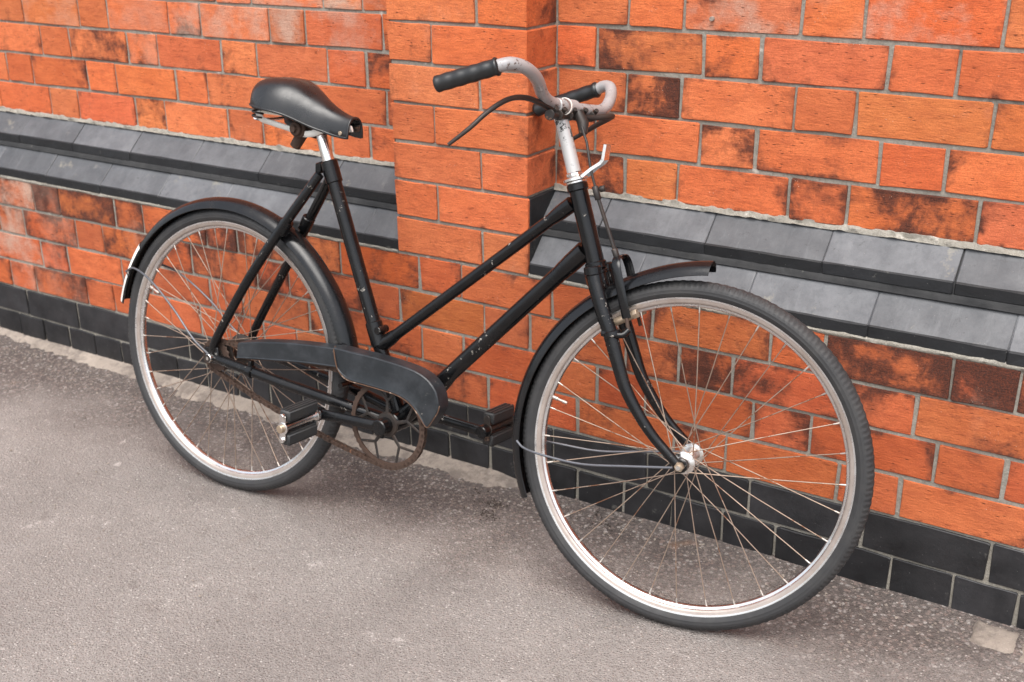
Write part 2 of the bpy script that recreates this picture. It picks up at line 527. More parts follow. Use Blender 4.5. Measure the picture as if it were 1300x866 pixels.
gx = axis_coords(-2.7, 1.5, .010, 150)
gy = axis_coords(-1.5, .03, .010, 150)
X, Y = np.meshgrid(gx, gy, indexing='ij')


def smooth_noise(shape, k, seed):
    r = np.random.default_rng(seed).standard_normal(shape)
    for ax in (0, 1):
        for _ in range(2):
            c = np.cumsum(np.concatenate([np.repeat(np.take(r, [0], ax), k, ax), r, np.repeat(np.take(r, [-1], ax), k, ax)], ax), ax)
            a = np.take(c, range(2 * k, c.shape[ax]), ax); b_ = np.take(c, range(0, c.shape[ax] - 2 * k), ax)
            r = (a - b_) / (2 * k)
    return r / (r.std() + 1e-9)


Zg = 0.0085 + .003 * np.clip(X, -6, 6) + .03 * np.clip(Y, -8, .3)
inn = (X > -2.75) & (X < 1.55) & (Y > -1.55) & (Y < .05)
Zg = Zg + inn * (.0011 * smooth_noise(X.shape, 9, 1) + .0007 * smooth_noise(X.shape, 2, 2))
nx, ny = X.shape
verts = np.stack([X, Y, Zg], -1).reshape(-1, 3)
idx = np.arange(nx * ny).reshape(nx, ny)
quads = np.stack([idx[:-1, :-1], idx[1:, :-1], idx[1:, 1:], idx[:-1, 1:]], -1).reshape(-1, 4)
me = bpy.data.meshes.new('pavement')
me.vertices.add(len(verts)); me.vertices.foreach_set('co', verts.ravel())
me.loops.add(quads.size); me.loops.foreach_set('vertex_index', quads.ravel().astype(np.int32))
me.polygons.add(len(quads)); me.polygons.foreach_set('loop_start', np.arange(0, quads.size, 4, dtype=np.int32))
me.polygons.foreach_set('use_smooth', np.ones(len(quads), bool))
me.update(calc_edges=True); me.validate()
me.materials.append(M_ASPH)
pavement = bpy.data.objects.new('pavement', me)
COL.objects.link(pavement)
pavement['kind'] = 'structure'

# pale cement haunch along the wall foot
mb = MB()
xs = np.arange(-2.7, -.085, .006)
K = 9
for i, x in enumerate(xs):
    taper = min(1, max(0, (-.10 - x) / .10))
    wd = (.060 + .020 * sn3(x * 3.1, 4.2, 0) + .018 * sn3(x * 17, 1.2, 0) + .014 * sn3(x * 48, 5.2, 0) + .006 * sn3(x * 140, 5.2, 0) + (-.028 if x < -1.2 else -.004)) * taper + .004
    tp = (.012 + .004 * sn3(x * 5, 9.1, 0)) * taper
    for k in range(K):
        t = k / (K - 1)
        y = .006 - t * wd
        z = ground_z(x, y) + tp * (1 - t) ** .8 + .0030 * (1 - t ** 3) + .0014 * sn3(x * 40, y * 40, 2) - (.004 if k == K - 1 else 0)
        mb.v.append((x, y, z))
for i in range(len(xs) - 1):
    for k in range(K - 1):
        mb.f.append((i * K + k, i * K + k + 1, (i + 1) * K + k + 1, (i + 1) * K + k)); mb.m.append(0)
link('cement_haunch', mb, M_CEM, pavement, 50)

# two worn stones let into the pavement under the right end of the wall
for (x0, x1, y0, y1) in ((.838, .918, -.088, -.012), (.922, 1.06, -.100, -.010)):
    mb = MB(); n1 = 12; n2 = 8
    for i in range(n1):
        for j in range(n2):
            a, b_ = i / (n1 - 1), j / (n2 - 1)
            x = x0 + (x1 - x0) * a; y = y0 + (y1 - y0) * b_
            edge = min(a, 1 - a, b_, 1 - b_)
            x += .012 * sn3(y * 34, x0 * 9, 3) * (1 if a in (0, 1) else .5); y += .011 * sn3(x * 34, 7, 2)
            mb.v.append((x, y, ground_z(x, y) + (.006 if edge > 0 else -.006) + .002 * sn3(x * 50, y * 50, 0)))
    for i in range(n1 - 1):
        for j in range(n2 - 1):
            mb.f.append((i * n2 + j, (i + 1) * n2 + j, (i + 1) * n2 + j + 1, i * n2 + j + 1)); mb.m.append(0)
    link('stone', mb, M_CEM, pavement, 60)

# loose grit gathered along the wall foot
mb = MB()
for i in range(2600):
    if i < 1700:
        x = random.uniform(-2.2, 1.05); y = -abs(random.gauss(0, .10)) - .004
        if x < -.12: y -= .05
    else:
        x = random.uniform(-2.2, 1.3); y = -random.uniform(.02, 1.2)
    s = random.uniform(.0009, .0026) * (1.5 if random.random() < .06 else 1)
    c = np.array((x, y, ground_z(x, y) + s * .3))
    pts = [c + s * np.array(t) * (1 + .5 * random.uniform(-1, 1)) for t in
           ((1, 0, 0), (0, 1, 0), (-1, 0, 0), (0, -1, 0), (0, 0, .8), (0, 0, -.8))]
    mb.add(pts, [(0, 1, 4), (1, 2, 4), (2, 3, 4), (3, 0, 4), (1, 0, 5), (2, 1, 5), (3, 2, 5), (0, 3, 5)])
grit = link('loose_grit', mb, M_GRIT, None, None, None, 'stuff')
grit['label'] = 'loose grit scattered along the foot of the brick wall'
grit['category'] = 'grit'

mb = MB()
for (cx, cy, n_c, sp_) in ((-.150, -.110, 90, .018), (-.128, -.150, 110, .016), (-.185, -.085, 40, .02), (.10, -.05, 30, .03)):
    for i in range(n_c):
        x, y = random.gauss(cx, sp_), random.gauss(cy, sp_ * .55)
        s_ = random.uniform(.0009, .0030)
        c = np.array((x, y, ground_z(x, y) + s_ * .35))
        pts = [c + s_ * np.array(t) * (1 + .5 * random.uniform(-1, 1)) for t in ((1, 0, 0), (0, 1, 0), (-1, 0, 0), (0, -1, 0), (0, 0, .8), (0, 0, -.8))]
        mb.add(pts, [(0, 1, 4), (1, 2, 4), (2, 3, 4), (3, 0, 4), (1, 0, 5), (2, 1, 5), (3, 2, 5), (0, 3, 5)])
soil = link('soil_crumbs', mb, M_SOIL, None, None, None, 'stuff')
soil['label'] = 'small dark heap of soil crumbs on the pavement between the wheels'
soil['category'] = 'soil'

# ------------------------------------------------------------------ brick wall
wall = empty('brick_wall', (0, 0, 0))
wall['label'] = 'orange red brick wall with black sloped plinth courses and black base bricks'
wall['category'] = 'wall'


def px_of(x, y, z):
    d = Vector((x, y, z)) - CAM
    dz = d.dot(fw)
    if dz < .2: return None
    return (650 + 1478.8 * d.dot(rt2) / dz, 433 - 1478.8 * d.dot(up2) / dz)


def in_view(x0, x1, y, z0, z1):
    P = [px_of(a, y, b) for a in (x0, (x0 + x1) / 2, x1) for b in (z0, (z0 + z1) / 2, z1)]
    return any(p and -3 < p[0] < 1303 and -3 < p[1] < 869 for p in P)


def outline(wd, ht, r, rag):
    """ten point chipped rectangle, centred"""
    a, b = wd / 2, ht / 2
    j = lambda s=1.0: r.uniform(-rag, rag) * s
    cx = [abs(j(1.0)) * (2.2 if r.random() < .12 else 1) + .0005 for _ in range(4)]
    return [(-a + j(), -b + cx[0]), (-a + cx[0] * 1.2, -b + j(.6)), (r.uniform(-.2, .2) * a, -b + j(.8)), (a - cx[1] * 1.2, -b + j(.6)),
            (a + j(), -b + cx[1]), (a + j(), b - cx[2]), (a - cx[2] * 1.2, b + j(.6)), (r.uniform(-.2, .2) * a, b + j(.8)),
            (-a + cx[3] * 1.2, b + j(.6)), (-a + j(), b - cx[3])]


def brick_mesh(wd, ht, dp, seed, rag=.0022, bev=.0013):
    r = random.Random(seed)
    o = outline(wd, ht, r, rag)
    ins = [(x - math.copysign(bev, x) if abs(x) > wd * .3 else x, y - math.copysign(bev, y)) for x, y in o]
    vs = [(x, dp, z) for x, z in o] + [(x, bev * .8 + r.uniform(0, .0006), z) for x, z in o] + [(x, r.uniform(0, .0004), z) for x, z in ins]
    fs = []
    for k in range(10):
        k2 = (k + 1) % 10
        fs.append((k, k2, 10 + k2, 10 + k)); fs.append((10 + k, 10 + k2, 20 + k2, 20 + k))
    fs.append(tuple(20 + k for k in range(10)))
    return vs, fs


VAR = {}
def variants(kind, wd, dp, n=9):
    key = (kind, round(wd, 4), dp)
    if key not in VAR:
        L = []
        for i in range(n):
            vs, fs = brick_mesh(wd, H - JT, dp, hash((kind, i)) % 9999 + i * 7)
            me = bpy.data.meshes.new('brick')
            me.from_pydata(vs, [], fs); me.update()
            L.append((me, vs, fs))
        VAR[key] = L
    return VAR[key]


far_mb = {}
MESH_MAT = {}
def put_brick(x0, x1, zc, yface, mtl, parent, name='brick', soot=0.0, tint=(1, 1, 1), dp=.095, proud=0.0, gap=JT, force=False):
    """one brick between joint centres x0..x1 in the course with centre height zc"""
    wd = x1 - x0 - gap
    ref = 2 * N - JT if wd > 1.4 * N else N - JT
    me, vs, fs = random.choice(variants(mtl.name, ref, dp))
    cx = (x0 + x1) / 2 + random.uniform(-.0008, .0008)
    yy = yface - proud + random.uniform(-.0008, .0008)
    flip = random.choice((-1, 1))
    sx = wd / ref
    if force or in_view(x0, x1, yface, zc - H / 2, zc + H / 2):
        if not me.materials: me.materials.append(mtl)
        o = bpy.data.objects.new(name, me)
        COL.objects.link(o)
        o.parent = parent
        o.location = (cx, yy, zc + random.uniform(-.0007, .0007))
        o.scale = (sx, 1, 1)
        o.rotation_euler = (random.gauss(0, .004), random.gauss(0, .0016), random.gauss(0, .0025))
        o.color = (*tint, soot)
        return o
    mbf = far_mb.setdefault(mtl.name, (MB(), mtl))[0]
    mbf.add([(cx + p[0] * sx, yy + p[1], zc + p[2]) for p in vs], fs)
    return None


XMIN, XMAX, TOPC = -27, 17, 30


def flem(known, lo, hi, pat):
    """extend a list of joints both ways with alternating stretcher/header steps"""
    L = list(known)
    step = {'S': 2.0, 'H': 1.0}
    s = pat[1]
    while L[-1] < hi:
        L.append(L[-1] + step[s]); s = 'H' if s == 'S' else 'S'
    s = pat[0]
    while L[0] > lo:
        L.insert(0, L[0] - step[s]); s = 'H' if s == 'S' else 'S'
    return L


SOOT = {5: {-18: .6, -16: .95, -15: .78, -13: .85, -12: .6, -10: .85, -9: .7, -7: .5, -6: .4, -4: .22, -3: .1, -1: .25, 0: .55, 1: .22, 3: .38, 4: .97, 6: .97, 7: .9},
        4: {-18: .3, -17: .72, -15: .3, -14: .45, -12: .55, -11: .45, -9: .6, -8: .6, -6: .3, -5: .15, -3: .1, -2: .15, 1: .5, 2: .8, 3: .45, 5: .5, 6: .36},
        3: {-18: .2, -16: .5, -15: .02, -13: .35, -12: .2, -10: .3, -9: .3, -7: .3, -6: .3, -4: .1, -3: .08, -1: .2, 0: .2, 1: .28, 3: .42, 4: .42, 6: .22, 7: .28},
        2: {-17: .3, -16: .72, -14: .25, -13: .2, -11: .2, -10: .25, -2: .1, 0: .14, 2: .48, 3: .22, 5: .1, 6: .1},
        8: {-2: .6, 0: .26, 1: .36, 3: .55, 4: .56, 6: .2, -17: .35, -13: .2, -10: .25, -6: .3}, 9: {-2: .22, -1: .1, 1: .36, 2: .3, 4: .05, 5: .1, -17: .15, -15: .3},
        10: {-2: .3, 0: .92, 1: .22, 3: .05, 4: .05, -17: .4, -15: .5}, 11: {-2: .05, -1: .42, 1: .32, 2: .05, 4: .15, 5: .1}}
BLOOM_HAZE = {12: {-16: .9, -15: .4, -13: .9, -12: .95, -10: .7, -9: .95, -7: 1, -6: .85, 1: .8, 4: .7, 3: .3},
         13: {-14: .8, -11: .8, -8: .9, -7: .8, -5: .6}, 11: {-17: .4, -14: .45, -13: .3, -11: .65, -10: .7, -8: .85, -7: .6}, 5: {-18: .95, -16: .2}, 4: {-18: .95, -17: .3}, 3: {-18: .9, -17: .9, -16: .3}, 2: {-18: .9, -17: .7, -16: .2}, 10: {-13: .3}}  # low courses at the far left: pale pink haze painted into the bricks


def lay(course, joints, yface, parent, mtl, name='brick', dp=.095, base=.08, sp=.10, lim=None):
    z = (course + .5) * H
    for a, b in zip(joints[:-1], joints[1:]):
        if lim:
            a, b = max(a, lim[0]), min(b, lim[1])
            if b - a < .12: continue
        key = int(math.floor(a))
        so = SOOT.get(course, {}).get(key) if (mtl is M_BRICK and parent is wall) else None
        blm = BLOOM_HAZE.get(course, {}).get(key, 0.0) if (mtl is M_BRICK and parent is wall) else 0.0
        if so is None: so = max(0, random.gauss(base, sp * 1.1))
        v = random.gauss(1, .085) * (.80 if 2 <= course <= 5 else 1); hgreen = random.gauss(1, .085) * (.92 if 2 <= course <= 5 else 1)
        tint = (min(1.15, v), min(1.25, v * hgreen), min(1.25, v * hgreen * random.gauss(1, .08)))
        o = put_brick(a * N, b * N, z, yface, mtl, parent, name, so, tint, dp, random.gauss(0, .0007))
        if o is not None and blm: o['bloom_haze'] = blm


# base courses of black brick
lay(0, [k + .02 for k in range(XMIN, XMAX + 1)], -.001, wall, M_BASE, 'base_brick')
lay(1, [k - .5 for k in range(-28, XMAX + 2, 2)], -.001, wall, M_BASE, 'base_brick')
# red courses below the plinth
lay(2, flem([-17, -16, -14, -13, -11, -10, -8, -7, -5, -4, -2, 0, 2, 3, 5, 6, 8], XMIN, XMAX, ('S', 'H')), 0, wall, M_BRICK, base=.2, sp=.12)
lay(3, flem([-15.57, -14.56, -12.55, -11.55, -9.57, -8.57, -6.6, -5.6, -3.58, -2.57, -.57, .42, 1.41, 3.45, 4.46, 6.51, 7.53], XMIN, XMAX, ('S', 'S')), 0, wall, M_BRICK, base=.22, sp=.14)
lay(4, flem([-17.1, -16.1, -14.08, -13.08, -11.1, -10.07, -8.05, -7.1, -5.1, -4.1, -2.06, -1.03, 1.0, 2.03, 3.03, 5.05, 6.1, 8.1], XMIN, XMAX, ('S', 'H')), 0, wall, M_BRICK, base=.32, sp=.15)
lay(5, flem([-15.56, -14.54, -12.53, -11.56, -9.5, -8.55, -6.6, -5.6, -3.58, -2.57, -.55, .48, 1.5, 3.66, 4.57, 6.57, 7.54], XMIN, XMAX, ('S', 'S')), 0, wall, M_BRICK, base=.5, sp=.2)

# upper wall, set back
XCn, XLn = XC / N, XL / N
for c in range(8, TOPC):
    if c % 2 == 0:
        L = flem([-15.57, -14.5, -12.47, -11.46, -9.45, -8.4, -6.43, -5.42, -3.4], XMIN, -3, ('S', 'H'))
        R_ = flem([XCn + .04, .41, 1.44, 3.45, 4.44, 6.47, 7.47], -1, XMAX, ('S', 'S'))
    else:
        L = flem([-16.1, -14.02, -13.0, -10.98, -9.98, -7.95, -6.95, -4.95, -3.9], XMIN, -3, ('H', 'H'))
        R_ = flem([XCn + .04, -.2, 1.82, 2.83, 4.87, 5.89, 7.9], -1, XMAX, ('S', 'H'))
    lay(c, L, D, wall, M_BRICK, base=.08, sp=.10, lim=(XMIN, XLn + .03))
    lay(c, R_, D, wall, M_BRICK, base=.10, sp=.10)

# mortar beds: uneven sheets a little behind the brick faces
def mortar_sheet(mb, x0, x1, z0, z1, y, step=.011, amp=.0008, seed=0):
    nx = max(2, int((x1 - x0) / step)); nz = max(2, int((z1 - z0) / step))
    o = len(mb.v)
    r = smooth_noise((nx + 1, nz + 1), 2, seed) * amp + smooth_noise((nx + 1, nz + 1), 9, seed + 1) * amp * .6
    r = np.clip(r, -.0022, .0010)
    for i in range(nx + 1):
        for k in range(nz + 1):
            mb.v.append((x0 + (x1 - x0) * i / nx, y - r[i, k], z0 + (z1 - z0) * k / nz))
    for i in range(nx):
        for k in range(nz):
            a = o + i * (nz + 1) + k
            mb.f.append((a, a + nz + 1, a + nz + 2, a + 1)); mb.m.append(0)


mb = MB()
mortar_sheet(mb, XMIN * N, XMAX * N, -.30, 6.02 * H, .0038, seed=3)
mortar_sheet(mb, XMIN * N, XL + .02, 7.9 * H, 14 * H, D + .0038, seed=5)
mortar_sheet(mb, XC - .02, XMAX * N, 7.9 * H, 14 * H, D + .0038, seed=7)
for (a, b) in ((XMIN * N, XL + .02), (XC - .02, XMAX * N)):
    mortar_sheet(mb, a, b, 14 * H, TOPC * H, D + .0032, step=.06, seed=9)
link('mortar', mb, M_MORTAR, wall, 60)

# solid core of the wall, behind the bedding
mb = MB()
box(mb, ((XMIN + XMAX) / 2 * N, .20, TOPC * H / 2 - .15), ((XMAX - XMIN) / 2 * N + .01, 0, 0), (0, .06, 0), (0, 0, TOPC * H / 2 + .15))
link('wall_core', mb, M_MORTAR, wall)

# plinth: two courses of bevelled blue-black bricks
def plinth_mesh(wd, seed, hz_front, hz_slope, depth):
    r = random.Random(seed)
    a = wd / 2
    e = .0016
    prof = [(depth + .05, -.002), (e, 0), (0, e), (0, hz_front - e * 1.2), (e * 1.3, hz_front), (depth, hz_slope), (depth + .05, hz_slope)]
    vs = []
    secs = ((-1, .0014), (-1, 0), (-.72, 0), (-.4, 0), (0, 0), (.33, 0), (.7, 0), (1, 0), (1, .0014))
    for s, ins in secs:
        jx = 0 if abs(s) < 1 else r.uniform(-.0008, .0008)
        chip = min(.0017, abs(r.gauss(0, .0009)))
        for q_, (y, z) in enumerate(prof):
            yy = y + (ins if y < depth else 0) + (r.uniform(-.0006, .0006) if y < depth else 0)
            zz = z - (ins if z > .01 else 0) + r.uniform(-.0005, .0005)
            if q_ == 3: zz -= chip
            if q_ == 4: yy += chip
            vs.append((s * (a - (0 if ins else .0018)) + jx, yy, zz))
    n = len(prof); fs = []; ms = []
    for i in range(len(secs) - 1):
        for j in range(n - 1):
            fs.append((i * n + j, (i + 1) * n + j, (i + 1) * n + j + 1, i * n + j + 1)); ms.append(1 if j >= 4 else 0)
    fs.append(tuple(range(n))); ms.append(0)
    fs.append(tuple((len(secs) - 1) * n + k for k in range(n - 1, -1, -1))); ms.append(0)
    return vs, fs, ms


far_pl = MB()
PV = {}
for crs, (zb, hf_, hs_, yf) in enumerate(((6.055 * H, .285 * H, .895 * H, .0), (7.085 * H, .285 * H, .87 * H, D / 2))):
    if crs == 0:
        JL = [k for k in np.arange(-4.93 - 2.0 * 11, -4.9, 2.0)] + [XLn + .015]
        JR = [XCn + .02, 1.14, 3.18, 5.22, 7.3, 9.3, 11.3, 13.3, 15.3, 17.3]
    else:
        JL = [k for k in np.arange(-6.14 - 2.05 * 10, -6.1, 2.05)] + [XLn + .015]
        JR = [XCn + .02, .16, 2.2, 4.26, 6.33, 8.4, 10.4, 12.4, 14.4, 16.4]
    for J in (JL, JR):
        for a, b in zip(J[:-1], J[1:]):
            wd = (b - a) * N - .0018
            ref = 2.05 * N - .0018
            key = (crs, random.randrange(5))
            if key not in PV:
                vs, fs, ms = plinth_mesh(ref, 31 + key[1] * 3 + crs, hf_, hs_, D / 2 + .002)
                me = bpy.data.meshes.new('plinth_brick')
                me.from_pydata(vs, [], fs)
                me.materials.append(M_PFACE); me.materials.append(M_PSLOPE)
                me.polygons.foreach_set('material_index', ms); me.update()
                PV[key] = (me, vs, fs, ms)
            me, vs, fs, ms = PV[key]
            cx = (a + b) / 2 * N; sx = wd / ref
            if in_view(a * N, b * N, yf, zb, zb + H):
                o = bpy.data.objects.new('plinth_brick', me)
                COL.objects.link(o); o.parent = wall
                o.location = (cx, yf + random.uniform(-.001, .001), zb + random.uniform(-.0008, .0008))
                o.scale = (sx, 1, 1)
                o.rotation_euler = (random.gauss(0, .006), random.gauss(0, .0015), 0)
            else:
                k0 = len(far_pl.v)
                far_pl.v += [(cx + p[0] * sx, yf + p[1], zb + p[2]) for p in vs]
                far_pl.f += [tuple(i + k0 for i in f) for f in fs]; far_pl.m += ms
o = link('plinth_brick_run', far_pl, [M_PFACE, M_PSLOPE], wall, None, None, 'stuff')

# bedding fillets of the plinth courses (below, between, above)
def fillet(mb, x0, x1, prof, amp, seed):
    xs = np.arange(x0, x1, .006)
    n = len(prof); o = len(mb.v)
    for x in xs:
        for j, (y, z, k) in enumerate(prof):
            dy = amp * k * (sn3(x * 23, j * .7, seed) + .8 * sn3(x * 70, j * 1.3, seed + 4))
            mb.v.append((x, y - dy, z + dy * .8))
    for i in range(len(xs) - 1):
        for j in range(n - 1):
            a = o + i * n + j
            mb.f.append((a, a + n, a + n + 1, a + 1)); mb.m.append(0)


mb = MB()
for (a, b, sd) in ((XMIN * N, XL + .004, 2), (XC + .001, XMAX * N, 8)):
    fillet(mb, a, b, [(.012, 5.90 * H, 0), (.0008, 5.955 * H, 1), (-.0012, 6.02 * H, .5), (.002, 6.085 * H, .5), (.012, 6.10 * H, 0)], .0035, sd)
    fillet(mb, a, b, [(D + .012, 8.12 * H, 0), (D + .0005, 8.065 * H, .9), (D - .003, 8.00 * H, 1), (D - .006, 7.945 * H, 1.1), (D + .012, 7.88 * H, 0)], .0050, sd + 1)
link('pointing', mb, M_POINT, wall, 60)
mb = MB()
for (a, b, sd) in ((XMIN * N, XL + .004, 3), (XC + .001, XMAX * N, 9)):
    fillet(mb, a, b, [(D / 2 + .012, 7.12 * H, 0), (D / 2 + .0005, 7.09 * H, .3), (D / 2 - .0025, 7.01 * H, .5), (D / 2 - .0055, 6.945 * H, .4), (D / 2 + .005, 6.86 * H, 0)], .002, sd)
for (a, b, sd) in ((XMIN * N, XL + .004, 3), (XC + .001, XMAX * N, 9)):
    for zb, hf_, hs_, yf in ((6.055 * H, .285 * H, .895 * H, .0), (7.085 * H, .285 * H, .87 * H, D / 2)):
        fillet(mb, a, b, [(yf + .02, zb + .0005, 0), (yf + .0024, zb + .0005, 0), (yf + .0034, zb + hf_ - .0030, 0), (yf + D / 2 + .002, zb + hs_ - .0034, 0), (yf + D / 2 + .03, zb + hs_ - .0034, 0)], .0008, sd)
M_DARKM = mk_bluebrick('dark_bedding', (0.010, 0.0105, 0.0115), (0.034, 0.034, 0.034), .8)
link('plinth_bedding', mb, M_DARKM, wall, 60)

# pilaster, flush with the wall below the plinth
pil = MB()
mortar_sheet(pil, XL + .004, XC - .004, 5.98 * H, 14 * H, .0046, seed=21)
core = pil
def side_sheet(mb, x, y0, y1, z0, z1, step, seed):
    ny_ = max(2, int((y1 - y0) / step)); nz = max(2, int((z1 - z0) / step)); o = len(mb.v)
    r = np.clip(smooth_noise((ny_ + 1, nz + 1), 2, seed) * .0012, -.002, .002)
    for i in range(ny_ + 1):
        for k in range(nz + 1):
            mb.v.append((x + r[i, k], y0 + (y1 - y0) * i / ny_, z0 + (z1 - z0) * k / nz))
    for i in range(ny_):
        for k in range(nz):
            a = o + i * (nz + 1) + k
            mb.f.append((a, a + nz + 1, a + nz + 2, a + 1)); mb.m.append(0)
side_sheet(pil, XC - .0034, .0034, D + .01, 5.98 * H, 14 * H, .011, 4)
side_sheet(pil, XL + .0034, .0034, D + .01, 5.98 * H, 14 * H, .011, 6)
mortar_sheet(pil, XL + .004, XC - .004, 14 * H, TOPC * H, .0034, step=.06, seed=25)
side_sheet(pil, XC - .0034, .0034, D + .01, 14 * H, TOPC * H, .05, 4)
side_sheet(pil, XL + .0034, .0034, D + .01, 14 * H, TOPC * H, .05, 6)
pilaster = link('pilaster', pil, M_MORTAR, wall, 60)
for c in range(6, TOPC):
    J = [XLn - .04, -2.05, XCn + .04] if c % 2 == 0 else [XLn - .04, -3.08, XCn + .04]
    if c == 12: J[1] = -2.08
    lay(c, J, 0, pilaster, M_BRICK, dp=.118, base=.03, sp=.05)
# black stop ends where the plinth dies into the pilaster's side
for zc, dz in ((6.55, .46), (7.52, .45)):
    mb = MB()
    box(mb, (XC - .009, D / 2 + .0035, zc * H), (.0125, 0, 0), (0, D / 2 - .002, 0), (0, 0, dz * H), 0, .002)
    link('plinth_stop', mb, M_PFACE, pilaster)

for nm, (mbf, mtl) in far_mb.items():
    link('brick_mass' if mtl is M_BRICK else 'base_brick_mass', mbf, mtl, wall, None, None, 'stuff').color = (1, 1, 1, .1)

# small iron fixing in the upper wall
mb = MB()
cyl(mb, (1.95 * N, D - .006, 12.30 * H), (1.95 * N, D + .01, 12.30 * H), .0045, 10)
link('wall_plug', mb, M_CEM, wall, 40)

# ------------------------------------------------------------------ bicycle
C = np.array((-0.70341108, -0.28972323, 0.3098878))
h_ = np.array((0.99938913, 0.03494818, 0)); v_ = np.array((-0.00494931, 0.14153211, 0.98992129)); n_ = np.array((0.03459595, -0.98931658, 0.14161862))
F = np.array((0.36426449, -0.24289578, 0.31214727))
hf = np.array((0.98939861, 0.14522528, 0)); vf = np.array((-0.02643928, 0.18012697, 0.98328797)); nf = np.array((0.14279827, -0.97286376, 0.18205702))
ROOT = np.array((-0.17, -0.31, 0.0))
def LR(u, v, w): return tuple(C + u * h_ + v * v_ + w * n_ - ROOT)     # frame and rear wheel: u forward, v up, w to the street
def LF(u, v, w): return tuple(F + u * hf + v * vf + w * nf - ROOT)     # steered front end

bike = empty('bicycle', tuple(ROOT))
bike['label'] = 'old black step-through bicycle with rusty spokes leaning against the brick wall'
bike['category'] = 'bicycle'


def part(name, mb, m, parent=None, smooth=40, xf=LR, label=None):
    o = link(name, mb, m, parent or bike, smooth, xf)
    if label: o['label'] = label
    return o


BB = (.455, -.056)
# --- frame
mb = MB()
cyl(mb, (BB[0], BB[1], -.036), (BB[0], BB[1], .036), .021, 24)
frame = part('frame', mb, M_BLACK)
SEAT_T, SEAT_B = np.array((.258, .440, 0)), np.array((BB[0] - .004, BB[1] + .01, 0))
HT, HB = np.array((.8133, .4615, 0)), np.array((.8660, .3148, 0))
sdir_ = (SEAT_T - SEAT_B) / np.linalg.norm(SEAT_T - SEAT_B)
hdir = (HT - HB) / np.linalg.norm(HT - HB)
mb = MB()
tube(mb, [SEAT_B, SEAT_T], .0145, 20)
cyl(mb, SEAT_T - sdir_ * .042, SEAT_T + sdir_ * .003, .0172, 20)
box(mb, SEAT_T + np.array((-.020, -.012, 0)), (.008, .003, 0), (0, .011, 0), (0, 0, .010), 0, .002)
jn = SEAT_B + sdir_ * .168
cyl(mb, jn - sdir_ * .024, jn + sdir_ * .026, .0172, 20)
part('seat_tube', mb, M_BLACK, frame)
mb = MB()
tube(mb, [HB, HT], .0165, 22)
cyl(mb, HT - hdir * .014, HT, .0190, 22)
cyl(mb, HB, HB + hdir * .014, .0195, 22)
part('head_tube', mb, M_BLACK, frame)
TA, TB = np.array((.400, .087, 0)), np.array((.808, .4245, 0))
tdir = (TB - TA) / np.linalg.norm(TB - TA)
mb = MB()
tube(mb, [TA, TB], .0112, 18)
tube(mb, [TA, TA + tdir * .03, TA + tdir * .048], [.0145, .0140, .0118], 18)
tube(mb, [TB - tdir * .05, TB - tdir * .03, TB], [.0118, .0140, .0145], 18)
cyl(mb, jn + np.array((.014, .012, -.012)), jn + np.array((.014, .012, .019)), .008, 12)
part('top_tube', mb, M_BLACK, frame)
DA, DB = np.array((BB[0] + .012, BB[1] + .012, 0)), np.array((.840, .345, 0))
ddir = (DB - DA) / np.linalg.norm(DB - DA)
mb = MB()
tube(mb, [DA, DB], .0155, 20)
tube(mb, [DB - ddir * .065, DB - ddir * .035, DB], [.0160, .0178, .0182], 20)
tube(mb, [DA, DA + ddir * .10, DA + ddir * .125], [.0182, .0180, .0158], 20)
part('down_tube', mb, M_BLACK, frame)
for s in (1, -1):
    mb = MB()
    P = smoothpath([(.0, .010, .060 * s), (.0084, .0386, .060 * s), (.071, .1449, .057 * s), (.1269, .2329, .050 * s), (.170, .2985, .040 * s), (.2243, .3770, .0275 * s), (.250, .4170, .019 * s)], 4)
    tube(mb, P, [.0085, .0095, .0098, .0102, .0105, .0105, .0095], 14)
    cyl(mb, (.1650, .2890, .036 * s), (.1820, .3170, .0335 * s), .0138, 14)
    part('seat_stay', mb, M_BLACK, frame)
    mb = MB()
    P = smoothpath([(-.004, .0, .060 * s), (.05, -.006, .058 * s), (.1745, -.021, .052 * s), (.31, -.036, .042 * s), (.425, -.052, .028 * s), (.455, -.056, .022 * s)], 4)
    tube(mb, P, [.0085, .0115, .0118, .0118, .0120, .0125], 14)
    box(mb, (-.002, .004, .060 * s), (.020, .002, 0), (-.002, .018, 0), (0, 0, .0035), 0, .002)
    if s > 0:
        cyl(mb, (.098, -.0115, .0575), (.112, -.0135, .0570), .0145, 14)
        box(mb, (.105, .004, .0560), (.004, 0, 0), (0, .007, 0), (0, 0, .006), 0, .001)
    part('chain_stay', mb, M_BLACK, frame)
mb = MB(); tube(mb, [(.3345, .0, -.045), (.3345, .0, .045)], .006, 10)
part('stay_bridge', mb, M_BLACK, frame)

# --- wheels
def tyre_profile():
    half = [(.2858, .0105), (.2890, .0138), (.2940, .0166), (.2965, .0177), (.2980, .0174), (.3020, .0180), (.3062, .0170), (.3102, .0148), (.3136, .0112), (.3158, .0068), (.3166, .0024)]
    return half + [(r, -w_) for r, w_ in half[::-1]]


